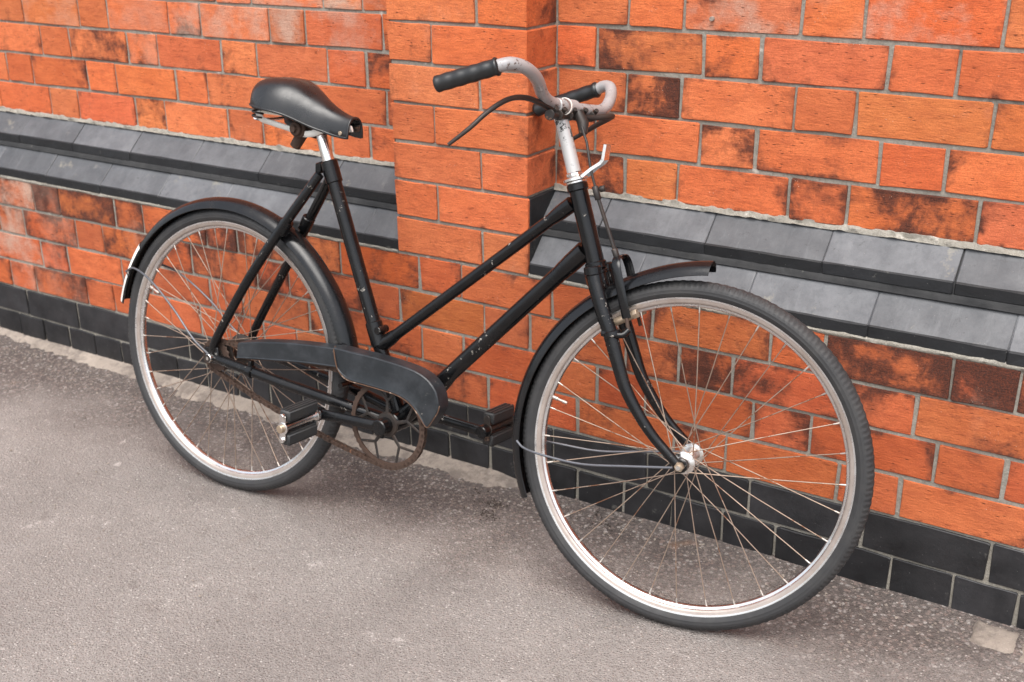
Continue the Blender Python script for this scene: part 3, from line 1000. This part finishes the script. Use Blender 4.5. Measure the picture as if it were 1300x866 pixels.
def make_wheel(xf, nsp, rear):
    tp = tyre_profile()
    # hub is the wheel's own mesh
    mb = MB()
    if rear:
        prof = [(.004, .078), (.0085, .078), (.0085, .066), (.0075, .066), (.0075, .052), (.018, .050), (.020, .038), (.028, .036), (.0335, .034), (.0345, .031), (.033, .029), (.027, .027), (.0265, -.024), (.033, -.027), (.0345, -.030), (.033, -.033), (.024, -.036), (.012, -.044), (.0075, -.052), (.0075, -.066), (.004, -.07)]
        lathe(mb, prof, 36)
        hub_m = M_GREASE
        wheel = part('wheel', mb, hub_m, None, 35, xf, 'rear wheel with greasy hub')
        mb = MB()
        lathe(mb, [(.0, .0775), (.0075, .0775), (.0095, .0755), (.0098, .0665), (.0, .0665)], 20)
        part('axle_nut', mb, M_CHROME, wheel, 35, xf)
    else:
        prof = [(.0, .066), (.0042, .066), (.0045, .055), (.0045, .040), (.0115, .0395), (.0125, .033), (.0150, .0315), (.0205, .0305), (.0212, .0290), (.0205, .0270), (.0145, .0255), (.0120, .020), (.0105, .0), (.0120, -.020), (.0145, -.0255), (.0205, -.0270), (.0212, -.0290), (.0205, -.0305), (.0125, -.033), (.0115, -.0395), (.0045, -.040), (.0045, -.062), (.0, -.062)]
        lathe(mb, prof, 36)
        wheel = part('wheel', mb, M_CHROME, None, 35, xf, 'front wheel with small chromed hub')
        for s in (1, -1):
            mb = MB()
            lathe(mb, [(.0, .0625 * s), (.0075, .0625 * s), (.0088, .0605 * s), (.0088, .0545 * s), (.0, .0545 * s)], 6)
            part('axle_nut', mb, M_BRASS, wheel, 25, xf)
            mb = MB()
            lathe(mb, [(.0, .0465 * s), (.0125, .0465 * s), (.0130, .0440 * s), (.0125, .0400 * s), (.0, .0400 * s)], 24)
            part('hub_cone', mb, M_GREASE, wheel, 35, xf)
    mb = MB()
    seg = 800
    lathe(mb, tp, seg, mod=lambda r, w_, i, j: r - (.0017 if (j in (7, 8, len(tp) - 8, len(tp) - 9) and (i // 2) % 2) else 0) - (.0007 if (j in (9, 10, len(tp) - 10, len(tp) - 11) and ((i + 1) // 3) % 2) else 0))
    part('tyre', mb, M_RUBBER, wheel, 21, xf)
    mb = MB()
    hp = [(.2850, .0090), (.2893, .0100), (.2908, .0116), (.2900, .0132), (.2880, .0134), (.2855, .0122), (.2815, .0116), (.2788, .0108), (.2772, .0088), (.2764, .0070), (.2726, .0050), (.2712, .0022)]
    full = hp + [(r, -w_) for r, w_ in hp[::-1]]
    lathe(mb, full, 200)
    nseg = len(full) - 1
    mb.m = [1 if (k % nseg) in (5, 6, 7, nseg - 6, nseg - 7, nseg - 8) else 0 for k in range(len(mb.f))]
    part('rim', mb, [M_RIM, M_RIMDIRT], wheel, 35, xf)
    # laced spokes
    rf = .0310 if rear else .0180
    wf = .0310 if rear else .0288
    off = .045 if rear else .02
    per = nsp // 2
    for side in (1, -1):
        for k in range(per):
            lead = 1 if k % 2 == 0 else -1
            ar = 2 * math.pi * (2 * k + (0 if side > 0 else 1)) / nsp + off
            ah = ar - lead * math.radians(66 if rear else 62) + random.uniform(-.02, .02)
            a0 = (rf * math.cos(ah), rf * math.sin(ah), wf * side + (.0016 if k % 4 < 2 else -.0016))
            a1 = (.2735 * math.cos(ar), .2735 * math.sin(ar), .0028 * side)
            mb = MB()
            a0_, a1_ = np.array(a0), np.array(a1)
            bow = np.array((-math.sin(ar), math.cos(ar), 0)) * random.uniform(-.0016, .0016)
            tube(mb, [a0_, (a0_ + a1_) / 2 + bow, a1_], .00102, 6, True, 0)
            dd = (a0_ - a1_) / np.linalg.norm(a0_ - a1_)
            tube(mb, [a1_ - dd * .001, a1_ + dd * .009, a1_ + dd * .012], [.0019, .0016, .0011], 8, True, 1)
            part('spoke', mb, [M_SPOKE, M_NIP], wheel, 60, xf)
    return wheel


rear_wheel = make_wheel(LR, 40, True)
front_wheel = make_wheel(LF, 32, False)
# valves
for wheel, xf, an in ((front_wheel, LF, math.radians(165.2)), (rear_wheel, LR, math.radians(157))):
    mb = MB()
    e = np.array((math.cos(an), math.sin(an), 0))
    tube(mb, [e * .274, e * .262, e * .261, e * .252, e * .2515, e * .243], [.0036, .0036, .0024, .0024, .0030, .0028], 10)
    part('valve', mb, M_RIMDIRT, wheel, 40, xf)

# rear sprocket
mb = MB()
vs = []
for i in range(72):
    a = 2 * math.pi * i / 72
    r = .0365 if (i // 2) % 2 else .0325
    vs.append((r, a))
lathe(mb, [(.012, .0440), (.034, .0440), (.036, .0460), (.034, .0480), (.012, .0480)], 72, mod=lambda r, w_, i, j: r - (.003 if (j in (1, 2, 3) and (i // 2) % 2) else 0))
part('sprocket', mb, M_RUST, rear_wheel)

# --- fork
mb = MB()
FH, FB = np.array((-.2475, .461, 0)), np.array((-.1977, .314, 0))
fdir = (FH - FB) / np.linalg.norm(FH - FB)
tube(mb, [FB - fdir * .050, FB - fdir * .002], .0172, 20)
cyl(mb, FB - fdir * .008, FB, .0195, 22)
box(mb, FB - fdir * .024 + np.array((0, 0, 0)), np.array((.0155, -.005, 0)), fdir * .0125, (0, 0, .036), 0, .005)
fork = part('fork', mb, M_BLACK, None, 40, LF)
for s in (1, -1):
    mb = MB()
    P = smoothpath([(-.1935, .3160, .030 * s), (-.1849, .2900, .034 * s), (-.1640, .2429, .040 * s), (-.1480, .2090, .043 * s), (-.1300, .1634, .046 * s), (-.1118, .1211, .0475 * s), (-.0847, .0803, .049 * s), (-.0555, .0457, .050 * s), (-.0241, .0175, .0505 * s), (-.0075, .0030, .0505 * s)], 5)
    tube(mb, P, [.0135, .0140, .0138, .0132, .0122, .0112, .0102, .0094, .0088, .0086], 16, True, 0, (1.0, .82), up0=(1, 0, 0))
    cyl(mb, (-.1960, .3230, .0300 * s), (-.1925, .3080, .0305 * s), .0158, 18)
    cyl(mb, (0, 0, .0465 * s), (0, 0, .0540 * s), .0125, 18)
    if s > 0:
        cyl(mb, (-.1465, .2165, .0425), (-.1425, .2060, .0435), .0165, 18)
        tube(mb, smoothpath([(-.138, .212, .050), (-.125, .213, .046), (-.117, .222, .040)], 4), .0058, 10)
        cyl(mb, (-.162, .212, .048), (-.150, .211, .050), .0065, 8)
    part('fork_blade', mb, M_BLACK, fork, 40, LF)

# --- mudguards
def guard(name, xf, th0, th1, redge, rlift, hw=.026, dep=.0185, n=80, label=None):
    mb = MB()
    sec = []
    for k in range(11):
        t = -1 + 2 * k / 10
        sec.append((hw * math.copysign(min(1, abs(t) * 1.12), t) if abs(t) < .93 else hw * math.copysign(1.0, t), dep * (1 - abs(t) ** 2.1)))
    # rolled edges, outside then inside skin
    prof = [(hw, -.0045), (hw + .0012, -.0035)] + [(w_, d_) for w_, d_ in sec[::-1]] + [(-hw - .0012, -.0035), (-hw, -.0045)]
    prof += [(w_ * .965, d_ - .0016) for w_, d_ in sec]
    m = len(prof)
    for i in range(n + 1):
        th = th0 + (th1 - th0) * i / n
        re = redge + rlift(th)
        for (w_, d_) in prof:
            mb.v.append(((re + d_) * math.cos(th), (re + d_) * math.sin(th), w_))
    for i in range(n):
        for j in range(m):
            j2 = (j + 1) % m
            mb.f.append((i * m + j, (i + 1) * m + j, (i + 1) * m + j2, i * m + j2)); mb.m.append(0)
    mb.f.append(tuple(range(m))); mb.m.append(0)
    mb.f.append(tuple(n * m + k for k in range(m - 1, -1, -1))); mb.m.append(0)
    return part(name, mb, M_GUARD, None, 40, xf, label)


rd = math.radians
g_front = guard('mudguard', LF, rd(88.3), rd(203), .3190, lambda t: .018 * max(0, min(1, (rd(118) - t) / rd(32))) ** 1.3, label='front mudguard with bare lifted tip')
g_rear = guard('mudguard', LR, rd(4), rd(169), .3200, lambda t: .008 * max(0, (rd(40) - t) / rd(36)), label='rear mudguard with white painted tail')
# white tail patch
mb = MB(); n = 26
for (ta, tb) in ((rd(156.4), rd(168.6)), (rd(142), rd(155.6))):
    o0 = len(mb.v); m = 9
    for i in range(n + 1):
        th = ta + (tb - ta) * i / n
        for k in range(m):
            t = -1 + 2 * k / (m - 1)
            re = .3200 + .0198 * (1 - abs(t) ** 2.1) + .0010
            mb.v.append((re * math.cos(th), re * math.sin(th), .0270 * math.copysign(min(1, abs(t) * 1.12), t)))
    for i in range(n):
        for k in range(m - 1):
            a = o0 + i * m + k
            mb.f.append((a, a + m, a + m + 1, a + 1)); mb.m.append(0)
part('tail_patch', mb, M_WHITE, g_rear, 50, LR)
# wire stays
for s in (1, -1):
    mb = MB()
    tube(mb, smoothpath([(-.318, -.018, .0275 * s), (-.300, -.027, .034 * s), (-.258, -.031, .042 * s), (-.181, -.032, .047 * s), (-.093, -.018, .052 * s), (-.012, -.004, .056 * s)], 6), .0023, 8)
    part('mudguard_stay', mb, M_WIRE, g_front, 60, LF)
    mb = MB()
    tube(mb, smoothpath([(-.298, .138, .0275 * s), (-.262, .152, .036 * s), (-.200, .135, .046 * s), (-.120, .085, .056 * s), (-.055, .030, .062 * s), (-.004, .004, .0655 * s)], 6), .0023, 8)
    part('mudguard_stay', mb, M_WIRE, g_rear, 60, LR)

# --- chain case (open fronted guard)
def shell(mb, poly_up, poly_lo, w0, flange, mi=0, th=.0016):
    """plate between an upper and a lower outline, upper edge folded inward"""
    n = len(poly_up)
    rows = []
    for k in range(n):
        (ux, uy), (lx, ly) = poly_up[k], poly_lo[k]
        d = np.array((lx - ux, ly - uy)); L = np.linalg.norm(d) + 1e-9; dn = d / L
        r = [(ux, uy, w0 - flange), (ux, uy, w0 - .008), (ux + dn[0] * .0008, uy + dn[1] * .0008, w0 - .002), (ux + dn[0] * .003, uy + dn[1] * .003, w0)]
        for t in (.10, .5, .90, .95, 1.0):
            r.append((ux + d[0] * t, uy + d[1] * t, w0 + (.0012 if t == .95 else 0)))
        rows.append(r)
    m = len(rows[0])
    for sgn in (0, 1):
        o = len(mb.v)
        for r in rows:
            for (a, b, c) in r: mb.v.append((a, b - (.0012 if sgn else 0), c - (th if sgn else 0)))
        for i in range(n - 1):
            for j in range(m - 1):
                a = o + i * m + j
                mb.f.append((a, a + m, a + m + 1, a + 1)); mb.m.append(mi)
    # close rims
    o1 = len(mb.v) - n * m; o0 = o1 - n * m
    for i in range(n - 1):
        mb.f.append((o0 + i * m + m - 1, o0 + (i + 1) * m + m - 1, o1 + (i + 1) * m + m - 1, o1 + i * m + m - 1)); mb.m.append(1)
    for i in (0, n - 1):
        for j in range(m - 1):
            mb.f.append((o0 + i * m + j, o0 + i * m + j + 1, o1 + i * m + j + 1, o1 + i * m + j)); mb.m.append(1)


def resample(P, n):
    P = smoothpath([(a, b, 0) for a, b in P], 6)
    P = np.array(P)[:, :2]
    s = np.r_[0, np.cumsum(np.hypot(*np.diff(P, axis=0).T))]
    q = np.linspace(0, s[-1], n)
    return [(np.interp(t, s, P[:, 0]), np.interp(t, s, P[:, 1])) for t in q]


mb = MB()
shell(mb, resample([(.074, .046), (.138, .060), (.235, .074), (.345, .083)], 16), resample([(.070, .011), (.16, .0235), (.25, .035), (.352, .044)], 16), .062, .030)
case = part('chain_case', mb, [M_CASE, M_RUSTEDGE], None, 22, LR, 'black chain case with rusty edges')
mb = MB()
shell(mb, resample([(.333, .085), (.380, .084), (.442, .083), (.517, .077), (.556, .066), (.580, .045), (.588, .020), (.586, .002), (.566, -.031)], 30),
      resample([(.345, .042), (.354, .032), (.372, .024), (.410, .0225), (.450, .021), (.490, .018), (.518, .009), (.538, -.006), (.561, -.031)], 30), .067, .032)
part('chain_case_nose', mb, [M_CASE, M_RUSTEDGE], case, 22, LR)

mb = MB()
tube(mb, [(a, b, .068) for a, b in resample([(.345, .042), (.354, .032), (.372, .024), (.410, .0225), (.450, .021), (.490, .018), (.518, .009), (.538, -.006), (.561, -.031), (.567, -.031)], 40)], .0011, 6)
tube(mb, [(.567, -.031, .067), (.5775, -.014, .067), (.587, .003, .066), (.589, .016, .064)], .0012, 6)
tube(mb, [(.332, .0855, .060), (.334, .080, .0675), (.340, .060, .0700), (.345, .042, .0690)], .0013, 6)
part('rusty_hem', mb, M_RUSTEDGE, case, 60, LR)

# --- cranks, chainring, chain, pedals
mb = MB()
lathe(mb, [(.0790, .0435), (.0860, .0430), (.0885, .0445), (.0885, .0465), (.0860, .0480), (.0790, .0475)], 92, (BB[0], BB[1], 0), True,
      mod=lambda r, w_, i, j: r + (.0022 if (j in (2, 3) and i % 2) else 0))
for k in range(5):
    a = 2 * math.pi * k / 5 + .35
    e = np.array((math.cos(a), math.sin(a), 0)); c0 = np.array((BB[0], BB[1], .0455))
    mid = c0 + e * .050
    tube(mb, [c0 + e * .012, mid], [.0050, .0034], 8, True, 1, (.6, 1))
    for d in (-.34, .34):
        e2 = np.array((math.cos(a + d), math.sin(a + d), 0))
        tube(mb, [mid, c0 + e2 * .078], [.0032, .0028], 8, True, 1, (.6, 1))
lathe(mb, [(.004, .041), (.024, .042), (.026, .0455), (.024, .049), (.004, .050)], 30, (BB[0], BB[1], 0), False, 1)
ring = part('chainring', mb, [M_RUST, M_GREASE])
# chain
def chain_path():
    c1, r1, c2, r2 = np.array(BB), .0885, np.array((0., 0.)), .0345
    d = c1 - c2; L = np.linalg.norm(d); base = math.atan2(d[1], d[0]); al = math.acos((r1 - r2) / L)
    P = []
    for k in range(61):
        a = base - math.pi + al + (2 * math.pi - 2 * al) * k / 60 * 1.0
        P.append(c1 + r1 * np.array((math.cos(a + 0), math.sin(a + 0))))
    # upper run to the sprocket
    s_up, e_up = P[-1], c2 + r2 * np.array((math.cos(base + math.pi - al), math.sin(base + math.pi - al)))
    for k in range(1, 40): P.append(s_up + (e_up - s_up) * k / 40)
    for k in range(31):
        a = base + math.pi - al + 2 * al * k / 30
        P.append(c2 + r2 * np.array((math.cos(a), math.sin(a))))
    s_lo, e_lo = P[-1], P[0]
    for k in range(1, 40):
        t = k / 40; P.append(s_lo + (e_lo - s_lo) * t + np.array((0, -.018 * 4 * t * (1 - t) * .6)))
    return np.array(P)


cp = chain_path()
cpc = np.vstack([cp, cp[:1]])
sl = np.r_[0, np.cumsum(np.hypot(*np.diff(cpc, axis=0).T))]
nl = int(sl[-1] / .0120); nl -= nl % 2
q = np.linspace(0, sl[-1], nl + 1)
lx, ly = np.interp(q, sl, cpc[:, 0]), np.interp(q, sl, cpc[:, 1])
mb = MB()
for i in range(nl):
    a = np.array((lx[i], ly[i])); b_ = np.array((lx[i + 1], ly[i + 1]))
    d = (b_ - a) / np.linalg.norm(b_ - a); nn = np.array((-d[1], d[0])); c0 = (a + b_) / 2
    wo = .0046 if i % 2 else .0031
    for s in (1, -1):
        box(mb, (c0[0], c0[1], .0455 + wo * s), (d[0] * .0082, d[1] * .0082, 0), (nn[0] * .0043, nn[1] * .0043, 0), (0, 0, .0006))
    tube(mb, [(a[0], a[1], .0455 - .0052), (a[0], a[1], .0455 + .0052)], .0034, 6)
part('chain', mb, M_RUST, None, 30)

PED = {1: np.array((.312, -.0555)), -1: np.array((.602, -.0710))}
for s in (1, -1):
    e = PED[s]; c0 = np.array(BB); d = (e - c0) / np.linalg.norm(e - c0); nn = np.array((-d[1], d[0]))
    mb = MB()
    cyl(mb, (c0[0], c0[1], .046 * s if s > 0 else -.034), (c0[0], c0[1], .076 * s), .0165, 22)
    P = [np.array((*(c0 + d * t * np.linalg.norm(e - c0)), (.064 + .016 * t) * s)) for t in (0.02, .25, .6, .9, 1.0)]
    tube(mb, P, [.0128, .0112, .0105, .0112, .0118], 16, True, 0, (1, .66), up0=(nn[0], nn[1], 0))
    cyl(mb, (e[0], e[1], .071 * s), (e[0], e[1], .091 * s), .0130, 18)
    cyl(mb, (c0[0] - d[0] * .003, c0[1] - .010, .066 * s), (c0[0] - d[0] * .003, c0[1] - .022, .066 * s), .0045, 10)
    crank = part('crank', mb, M_BLACK)
    # pedal: axle barrel, end plates, two rubber blocks
    w0, w1 = .092 * s, .186 * s
    sl_u = -.008 if s > 0 else .004
    def pp(t, a=0.0, b=0.0):
        return np.array((e[0] + sl_u * t + b, e[1] - .006 * t * (1 if s > 0 else 0) + a, w0 + (w1 - w0) * t))
    mb = MB()
    tube(mb, [pp(-.05), pp(.06), pp(.12), pp(.5), pp(.88), pp(.95)], [.0115, .0115, .0085, .0078, .0085, .0110], 16)
    pedal = part('pedal', mb, M_CHROME if s > 0 else M_GREASE, None, 40)
    for t, wd in ((.04, .0014), (.965, .0016)):
        mb = MB()
        cyl(mb, pp(t - .016), pp(t + .016), .0128, 18)
        for a in (-.024, .024):
            cyl(mb, pp(t - .02, a), pp(t + (.05 if t > .5 else .02), a), .0062, 12)
            box(mb, pp(t, a / 2), (.0075, 0, 0), (0, .013, 0), (0, 0, wd), 0, .0006)
        part('end_plate', mb, M_CHROME if s > 0 else M_GREASE, pedal, 35)
    mb = MB()
    cyl(mb, pp(.97), pp(1.07), .0085, 14)
    part('dust_cap', mb, M_BRASS if s > 0 else M_GREASE, pedal, 35)
    for a in (-.024, .024):
        mb = MB()
        c1 = pp(.5, a)
        box(mb, c1, (.0125, 0, 0), (0, .0105, 0), (pp(.93) - pp(.07)) / 2, 0, .003)
        for k in (-.5, .0, .5):
            for yy in (-1, 1):
                box(mb, c1 + np.array((k * .016, yy * .0108, 0)), (.0026, 0, 0), (0, .0016, 0), (pp(.90) - pp(.10)) / 2)
        part('pedal_rubber', mb, M_BLOCK, pedal, 35)

# --- seat post and saddle
mb = MB()
tube(mb, [SEAT_T - sdir_ * .03, SEAT_T + sdir_ * .030, SEAT_T + sdir_ * .045, SEAT_T + sdir_ * .082], [.0122, .0122, .0112, .0108], 18)
part('seat_post', mb, M_CHROME)
SP = [(.075, .036, .579, .026), (.081, .050, .5865, .038), (.093, .061, .5935, .046), (.117, .0690, .5980, .053), (.147, .0710, .5990, .057), (.176, .066, .5972, .059), (.200, .057, .5900, .058),
      (.225, .0475, .5770, .054), (.250, .0385, .5635, .049), (.275, .0315, .5515, .043), (.300, .0270, .5420, .039), (.320, .0245, .5365, .036), (.338, .0235, .5335, .034)]
mb = MB()
m = 25
nS = len(SP)
SPd = smoothpath([np.array(t) for t in SP], 3)
nS = len(SPd)
def sad_pt(S, t, off=0.0):
    u, hwid, top, drop = S
    a = abs(t)
    ph = a ** .92 * math.pi / 2
    ww = hwid * (math.sin(ph) ** .95 + .03 * a ** 6)
    vv = top - drop * (1 - math.cos(ph)) ** 1.30 - .004 * a ** 8
    u2 = .200 + (u - .200) * .87
    return (u2, vv - off, math.copysign(max(ww - off, 0), t) if abs(t) > 1e-6 else 0.0)
for off in (0.0, .0035):
    for S in SPd:
        for k in range(m):
            t = -1 + 2 * k / (m - 1)
            mb.v.append(sad_pt(S, t, off))
half = nS * m
for i in range(nS - 1):
    for k in range(m - 1):
        a = i * m + k
        mb.f.append((a, a + m, a + m + 1, a + 1)); mb.m.append(0)
        b_ = half + a
        mb.f.append((b_, b_ + 1, b_ + m + 1, b_ + m)); mb.m.append(0)
for i in range(nS - 1):
    for k in (0, m - 1):
        a = i * m + k
        mb.f.append((a, a + m, half + a + m, half + a)); mb.m.append(0)
for k in range(m - 1):
    for i in (nS - 1,):
        a = i * m + k
        mb.f.append((a, a + 1, half + a + 1, half + a)); mb.m.append(0)
# rounded tail
for off, base_ in ((0.0, 0), (.0035, half)):
    ctr = len(mb.v)
    S = SPd[0]
    for k in range(m):
        t = -1 + 2 * k / (m - 1)
        p_ = sad_pt(S, t, off)
        mb.v.append((p_[0] - .010 + .004 * abs(t) + off, p_[1] * .55 + .45 * (S[2] - .026) , p_[2] * .62))
    for k in range(m - 1):
        mb.f.append((base_ + k, base_ + k + 1, ctr + k + 1, ctr + k)); mb.m.append(0)
    cc = len(mb.v); mb.v.append((S[0] - .012 + off, S[2] - .028, 0))
    for k in range(m - 1):
        mb.f.append((ctr + k, ctr + k + 1, cc)); mb.m.append(0)
saddle = part('saddle', mb, M_SADDLE, None, 50, LR)
# rolled hem
mb = MB()
P = [sad_pt(S, -1, .001) for S in SPd] + [sad_pt(SPd[-1], -1 + 2 * k / 20, .001) for k in range(1, 20)] + [sad_pt(S, 1, .001) for S in SPd[::-1]]
tube(mb, P, .0028, 8)
part('saddle_hem', mb, M_SADDLE, saddle, 60)
for s in (1, -1):
    mb = MB()
    q_ = sad_pt(SPd[-4], .93 * s)
    cyl(mb, (q_[0], q_[1], q_[2] - .002 * s), (q_[0], q_[1], q_[2] + .0022 * s), .0042, 10)
    part('rivet', mb, M_BRASS, saddle)
# rails, clamp, springs under the saddle
for s in (1, -1):
    mb = MB()
    tube(mb, smoothpath([(.108, .530, .044 * s), (.114, .515, .038 * s), (.130, .508, .026 * s), (.170, .500, .0200 * s), (.200, .4925, .0190 * s), (.228, .495, .0185 * s), (.260, .506, .0165 * s), (.322, .5125, .011 * s)], 5), .0042, 10, True, 0, (.75, 1.7))
    part('rail', mb, M_WHITE if s > 0 else M_GREASE, saddle, 50)
    mb = MB()
    P = []
    for k in range(61):
        a = k / 60 * 2 * math.pi * 4
        P.append((.112 + .0105 * math.cos(a), .518 + .034 * k / 60, .047 * s + .0105 * math.sin(a)))
    tube(mb, P, .0021, 7)
    part('spring', mb, M_GREASE, saddle, 60)
mb = MB()
tube(mb, smoothpath([(.106, .556, -.056), (.098, .550, -.03), (.097, .549, 0), (.098, .550, .03), (.106, .556, .056)], 5), .0040, 10)
tube(mb, smoothpath([(.108, .517, -.050), (.100, .513, -.03), (.098, .512, 0), (.100, .513, .03), (.108, .517, .050)], 5), .0034, 10)
part('back_bar', mb, M_CHROME, saddle)
mb = MB()
cyl(mb, (.196, .502, -.034), (.196, .502, .034), .0135, 18)
cyl(mb, (.196, .502, -.040), (.196, .502, .041), .0075, 6)
tube(mb, [(.206, .509, 0), (.188, .490, 0), (.170, .464, 0)], [.0125, .0120, .0112], 16)
cyl(mb, (.196, .502, .018), (.196, .502, .026), .0185, 18)
cyl(mb, (.196, .502, -.026), (.196, .502, -.018), .0185, 18)
tube(mb, [(.196, .502, 0), (.226, .497, 0)], [.0135, .0135], 14)
part('saddle_clamp', mb, M_RUST, saddle)

# --- headset, stem, handlebar
mb = MB()
cyl(mb, FH, FH + fdir * .006, .0195, 24); cyl(mb, FH + fdir * .006, FH + fdir * .013, .0168, 24); cyl(mb, FH + fdir * .013, FH + fdir * .021, .0155, 8)
headset = part('headset', mb, M_CHROME, None, 35, LF)
ST = np.array((-.2920, .5860, 0))
mb = MB()
tube(mb, [FH + fdir * .01, FH + fdir * .10, ST], [.0125, .0123, .0120], 20)
part('stem', mb, M_STEM, None, 40, LF)
mb = MB()
BAR = smoothpath([(-.309, .623, -.2225), (-.288, .634, -.215), (-.268, .631, -.198), (-.254, .609, -.160), (-.252, .590, -.112), (-.264, .589, -.050), (-.280, .593, 0), (-.290, .599, .045), (-.289, .612, .085), (-.282, .635, .130), (-.284, .650, .170), (-.297, .656, .200), (-.316, .650, .220)], 7)
tube(mb, BAR, .0108, 18)
cyl(mb, (-.272, .592, -.026), (-.287, .594, .026), .0135, 20)
bar = part('handlebar', mb, M_BAR, None, 40, LF)
for A_, B_ in (((-.312, .651, .2165), (-.416, .616, .2310)), ((-.300, .628, -.2200), (-.433, .580, -.2310))):
    mb = MB()
    A_, B_ = np.array(A_), np.array(B_)
    d = (B_ - A_); L = np.linalg.norm(d); P, R_ = [], []
    for k in range(45):
        t = k / 44
        r = .0138 + .0004 * math.cos((t * 5.0) * 2 * math.pi) * (1 if .08 < t < .92 else 0)
        if t < .06: r = .0152
        if t > .94: r = .0140
        if k in (0, 44): r *= .82
        P.append(A_ + d * t); R_.append(r)
    tube(mb, P, R_, 20)
    part('grip', mb, M_GRIP, bar, 50, LF)
# rod brake levers and pivots below the bar
mb = MB()
P = smoothpath([(-.280, .580, .015), (-.286, .585, .040), (-.291, .594, .070), (-.299, .604, .130), (-.309, .600, .180), (-.325, .579, .220), (-.347, .551, .240), (-.378, .523, .250)], 6)
tube(mb, P, [.0052, .0052, .0050, .0048, .0046, .0042, .0038, .0030], 12)
part('brake_lever', mb, M_GREASE, bar, 50, LF)
mb = MB()
P = smoothpath([(-.268, .578, -.015), (-.246, .576, -.050), (-.226, .580, -.085), (-.236, .578, -.120), (-.274, .563, -.160), (-.318, .543, -.200), (-.360, .522, -.225)], 6)
tube(mb, P, [.0052, .0052, .0060, .0054, .0050, .0044, .0034], 12)
part('brake_lever', mb, M_GREASE, bar, 50, LF)
mb = MB()
tube(mb, [(-.286, .578, .060), (-.276, .576, 0), (-.252, .574, -.060)], .0058, 12)
for w_ in (.058, .028, -.006, -.034, -.060):
    u0 = -.276 - w_ * .12 if w_ > 0 else -.276 - w_ * .38
    cyl(mb, (u0, .578, w_ - .005), (u0, .578, w_ + .005), .0095, 12)
    cyl(mb, (u0 + .006, .584, w_ - .003), (u0 + .012, .590, w_ + .002), .0042, 8)
tube(mb, [(-.262, .585, -.018), (-.250, .566, -.016), (-.246, .548, -.010)], [.0095, .0105, .0075], 12)
part('brake_pivot', mb, M_GREASE, bar, 40, LF)
mb = MB()
lathe(mb, [(.0138, -.0022), (.0150, -.0022), (.0150, .0022), (.0138, .0022)], 24, (0, 0, 0), True)
mb.v = [(-.276 + p_[0] * .95, .5935 + p_[1], p_[2] + .012) for p_ in mb.v]
part('white_tie', mb, M_WHITE, bar, 40, LF)

# --- front brake rod and stirrup
mb = MB()
tube(mb, [(-.248, .560, -.006), (-.233, .534, .004), (-.219, .489, .012), (-.205, .452, .014), (-.180, .391, .014), (-.158, .343, .014)], .0026, 8)
cyl(mb, (-.2085, .461, .014), (-.2000, .438, .014), .0058, 12); cyl(mb, (-.2000, .456, .010), (-.1910, .459, .010), .0058, 10)
tube(mb, [(-.203, .446, .014), (-.162, .352, .014)], .0036, 8)
cyl(mb, (-.1640, .356, .014), (-.1560, .338, .014), .0056, 10)
rod = part('brake_rod', mb, M_GREASE, None, 50, LF)
mb = MB()
for s in (1, -1):
    P = smoothpath([(-.1575, .342, .004 * s), (-.1560, .341, .020 * s), (-.1520, .330, .031 * s), (-.1440, .305, .034 * s), (-.1340, .270, .0335 * s), (-.1255, .240, .030 * s)], 5)
    tube(mb, P, .0056, 10, True, 0, (1.45, .42), up0=(.94, .34, 0))
stir = part('brake_stirrup', mb, M_GUARD, None, 50, LF)
for s in (1, -1):
    mb = MB()
    e = np.array((-.1330, .2370, .020 * s)); tg = np.array((.237, .133, 0)) / .2718
    cyl(mb, e - tg * .022, e + tg * .020, .0072, 14)
    cyl(mb, e + tg * .018, e + tg * .027, .0088, 6)
    part('brake_pad', mb, M_BRASS, stir, 40, LF)
    mb = MB()
    tube(mb, [(-.1255, .240, .030 * s), (-.1190, .2180, .034 * s)], .0035, 8)
    part('guide_pin', mb, M_RUST, stir, 40, LF)
# rear brake rod under the down tube
mb = MB()
tube(mb, [(.760, .262, -.030), (.588, .077, -.024), (.508, -.034, -.020)], .0024, 8)
part('rear_brake_rod', mb, M_GREASE, None, 50, LR).name = 'brake_rod'
# chrome lamp bracket on the headset
mb = MB()
pts_ = [np.array((-.2330, .4760, 0)), np.array((-.2180, .4900, 0)), np.array((-.2030, .5010, 0)), np.array((-.1985, .5075, 0)), np.array((-.1960, .5330, 0))]
for a_, b_, w0_, w1_ in zip(pts_[:-1], pts_[1:], (.018, .015, .013, .013), (.015, .013, .013, .013)):
    d_ = b_ - a_; pn = np.array((-d_[1], d_[0], 0)) / np.linalg.norm(d_) * .0026
    o0 = len(mb.v)
    for q_, hw_ in ((a_ - d_ * .03, w0_), (b_ + d_ * .03, w1_)):
        for (sx_, sy_) in ((-1, -1), (1, -1), (1, 1), (-1, 1)): mb.v.append(tuple(q_ + sx_ * pn + np.array((0, 0, sy_ * hw_))))
    mb.f += [tuple(o0 + k for k in f_) for f_ in ((3, 2, 1, 0), (4, 5, 6, 7), (0, 1, 5, 4), (1, 2, 6, 5), (2, 3, 7, 6), (3, 0, 4, 7))]; mb.m += [0] * 6
lathe(mb, [(.0150, -.002), (.0225, -.002), (.0225, .002), (.0150, .002)], 28, (0, 0, 0), True)
k0 = len(mb.v) - 28 * 4
sid = np.array((0, 0, 1.)); fr = np.cross(fdir, sid)
c0 = FH + fdir * .0085
mb.v = mb.v[:k0] + [tuple(c0 + p_[0] * fr + p_[1] * sid + p_[2] * fdir) for p_ in mb.v[k0:]]
part('lamp_bracket', mb, M_CHROME, None, 40, LF)
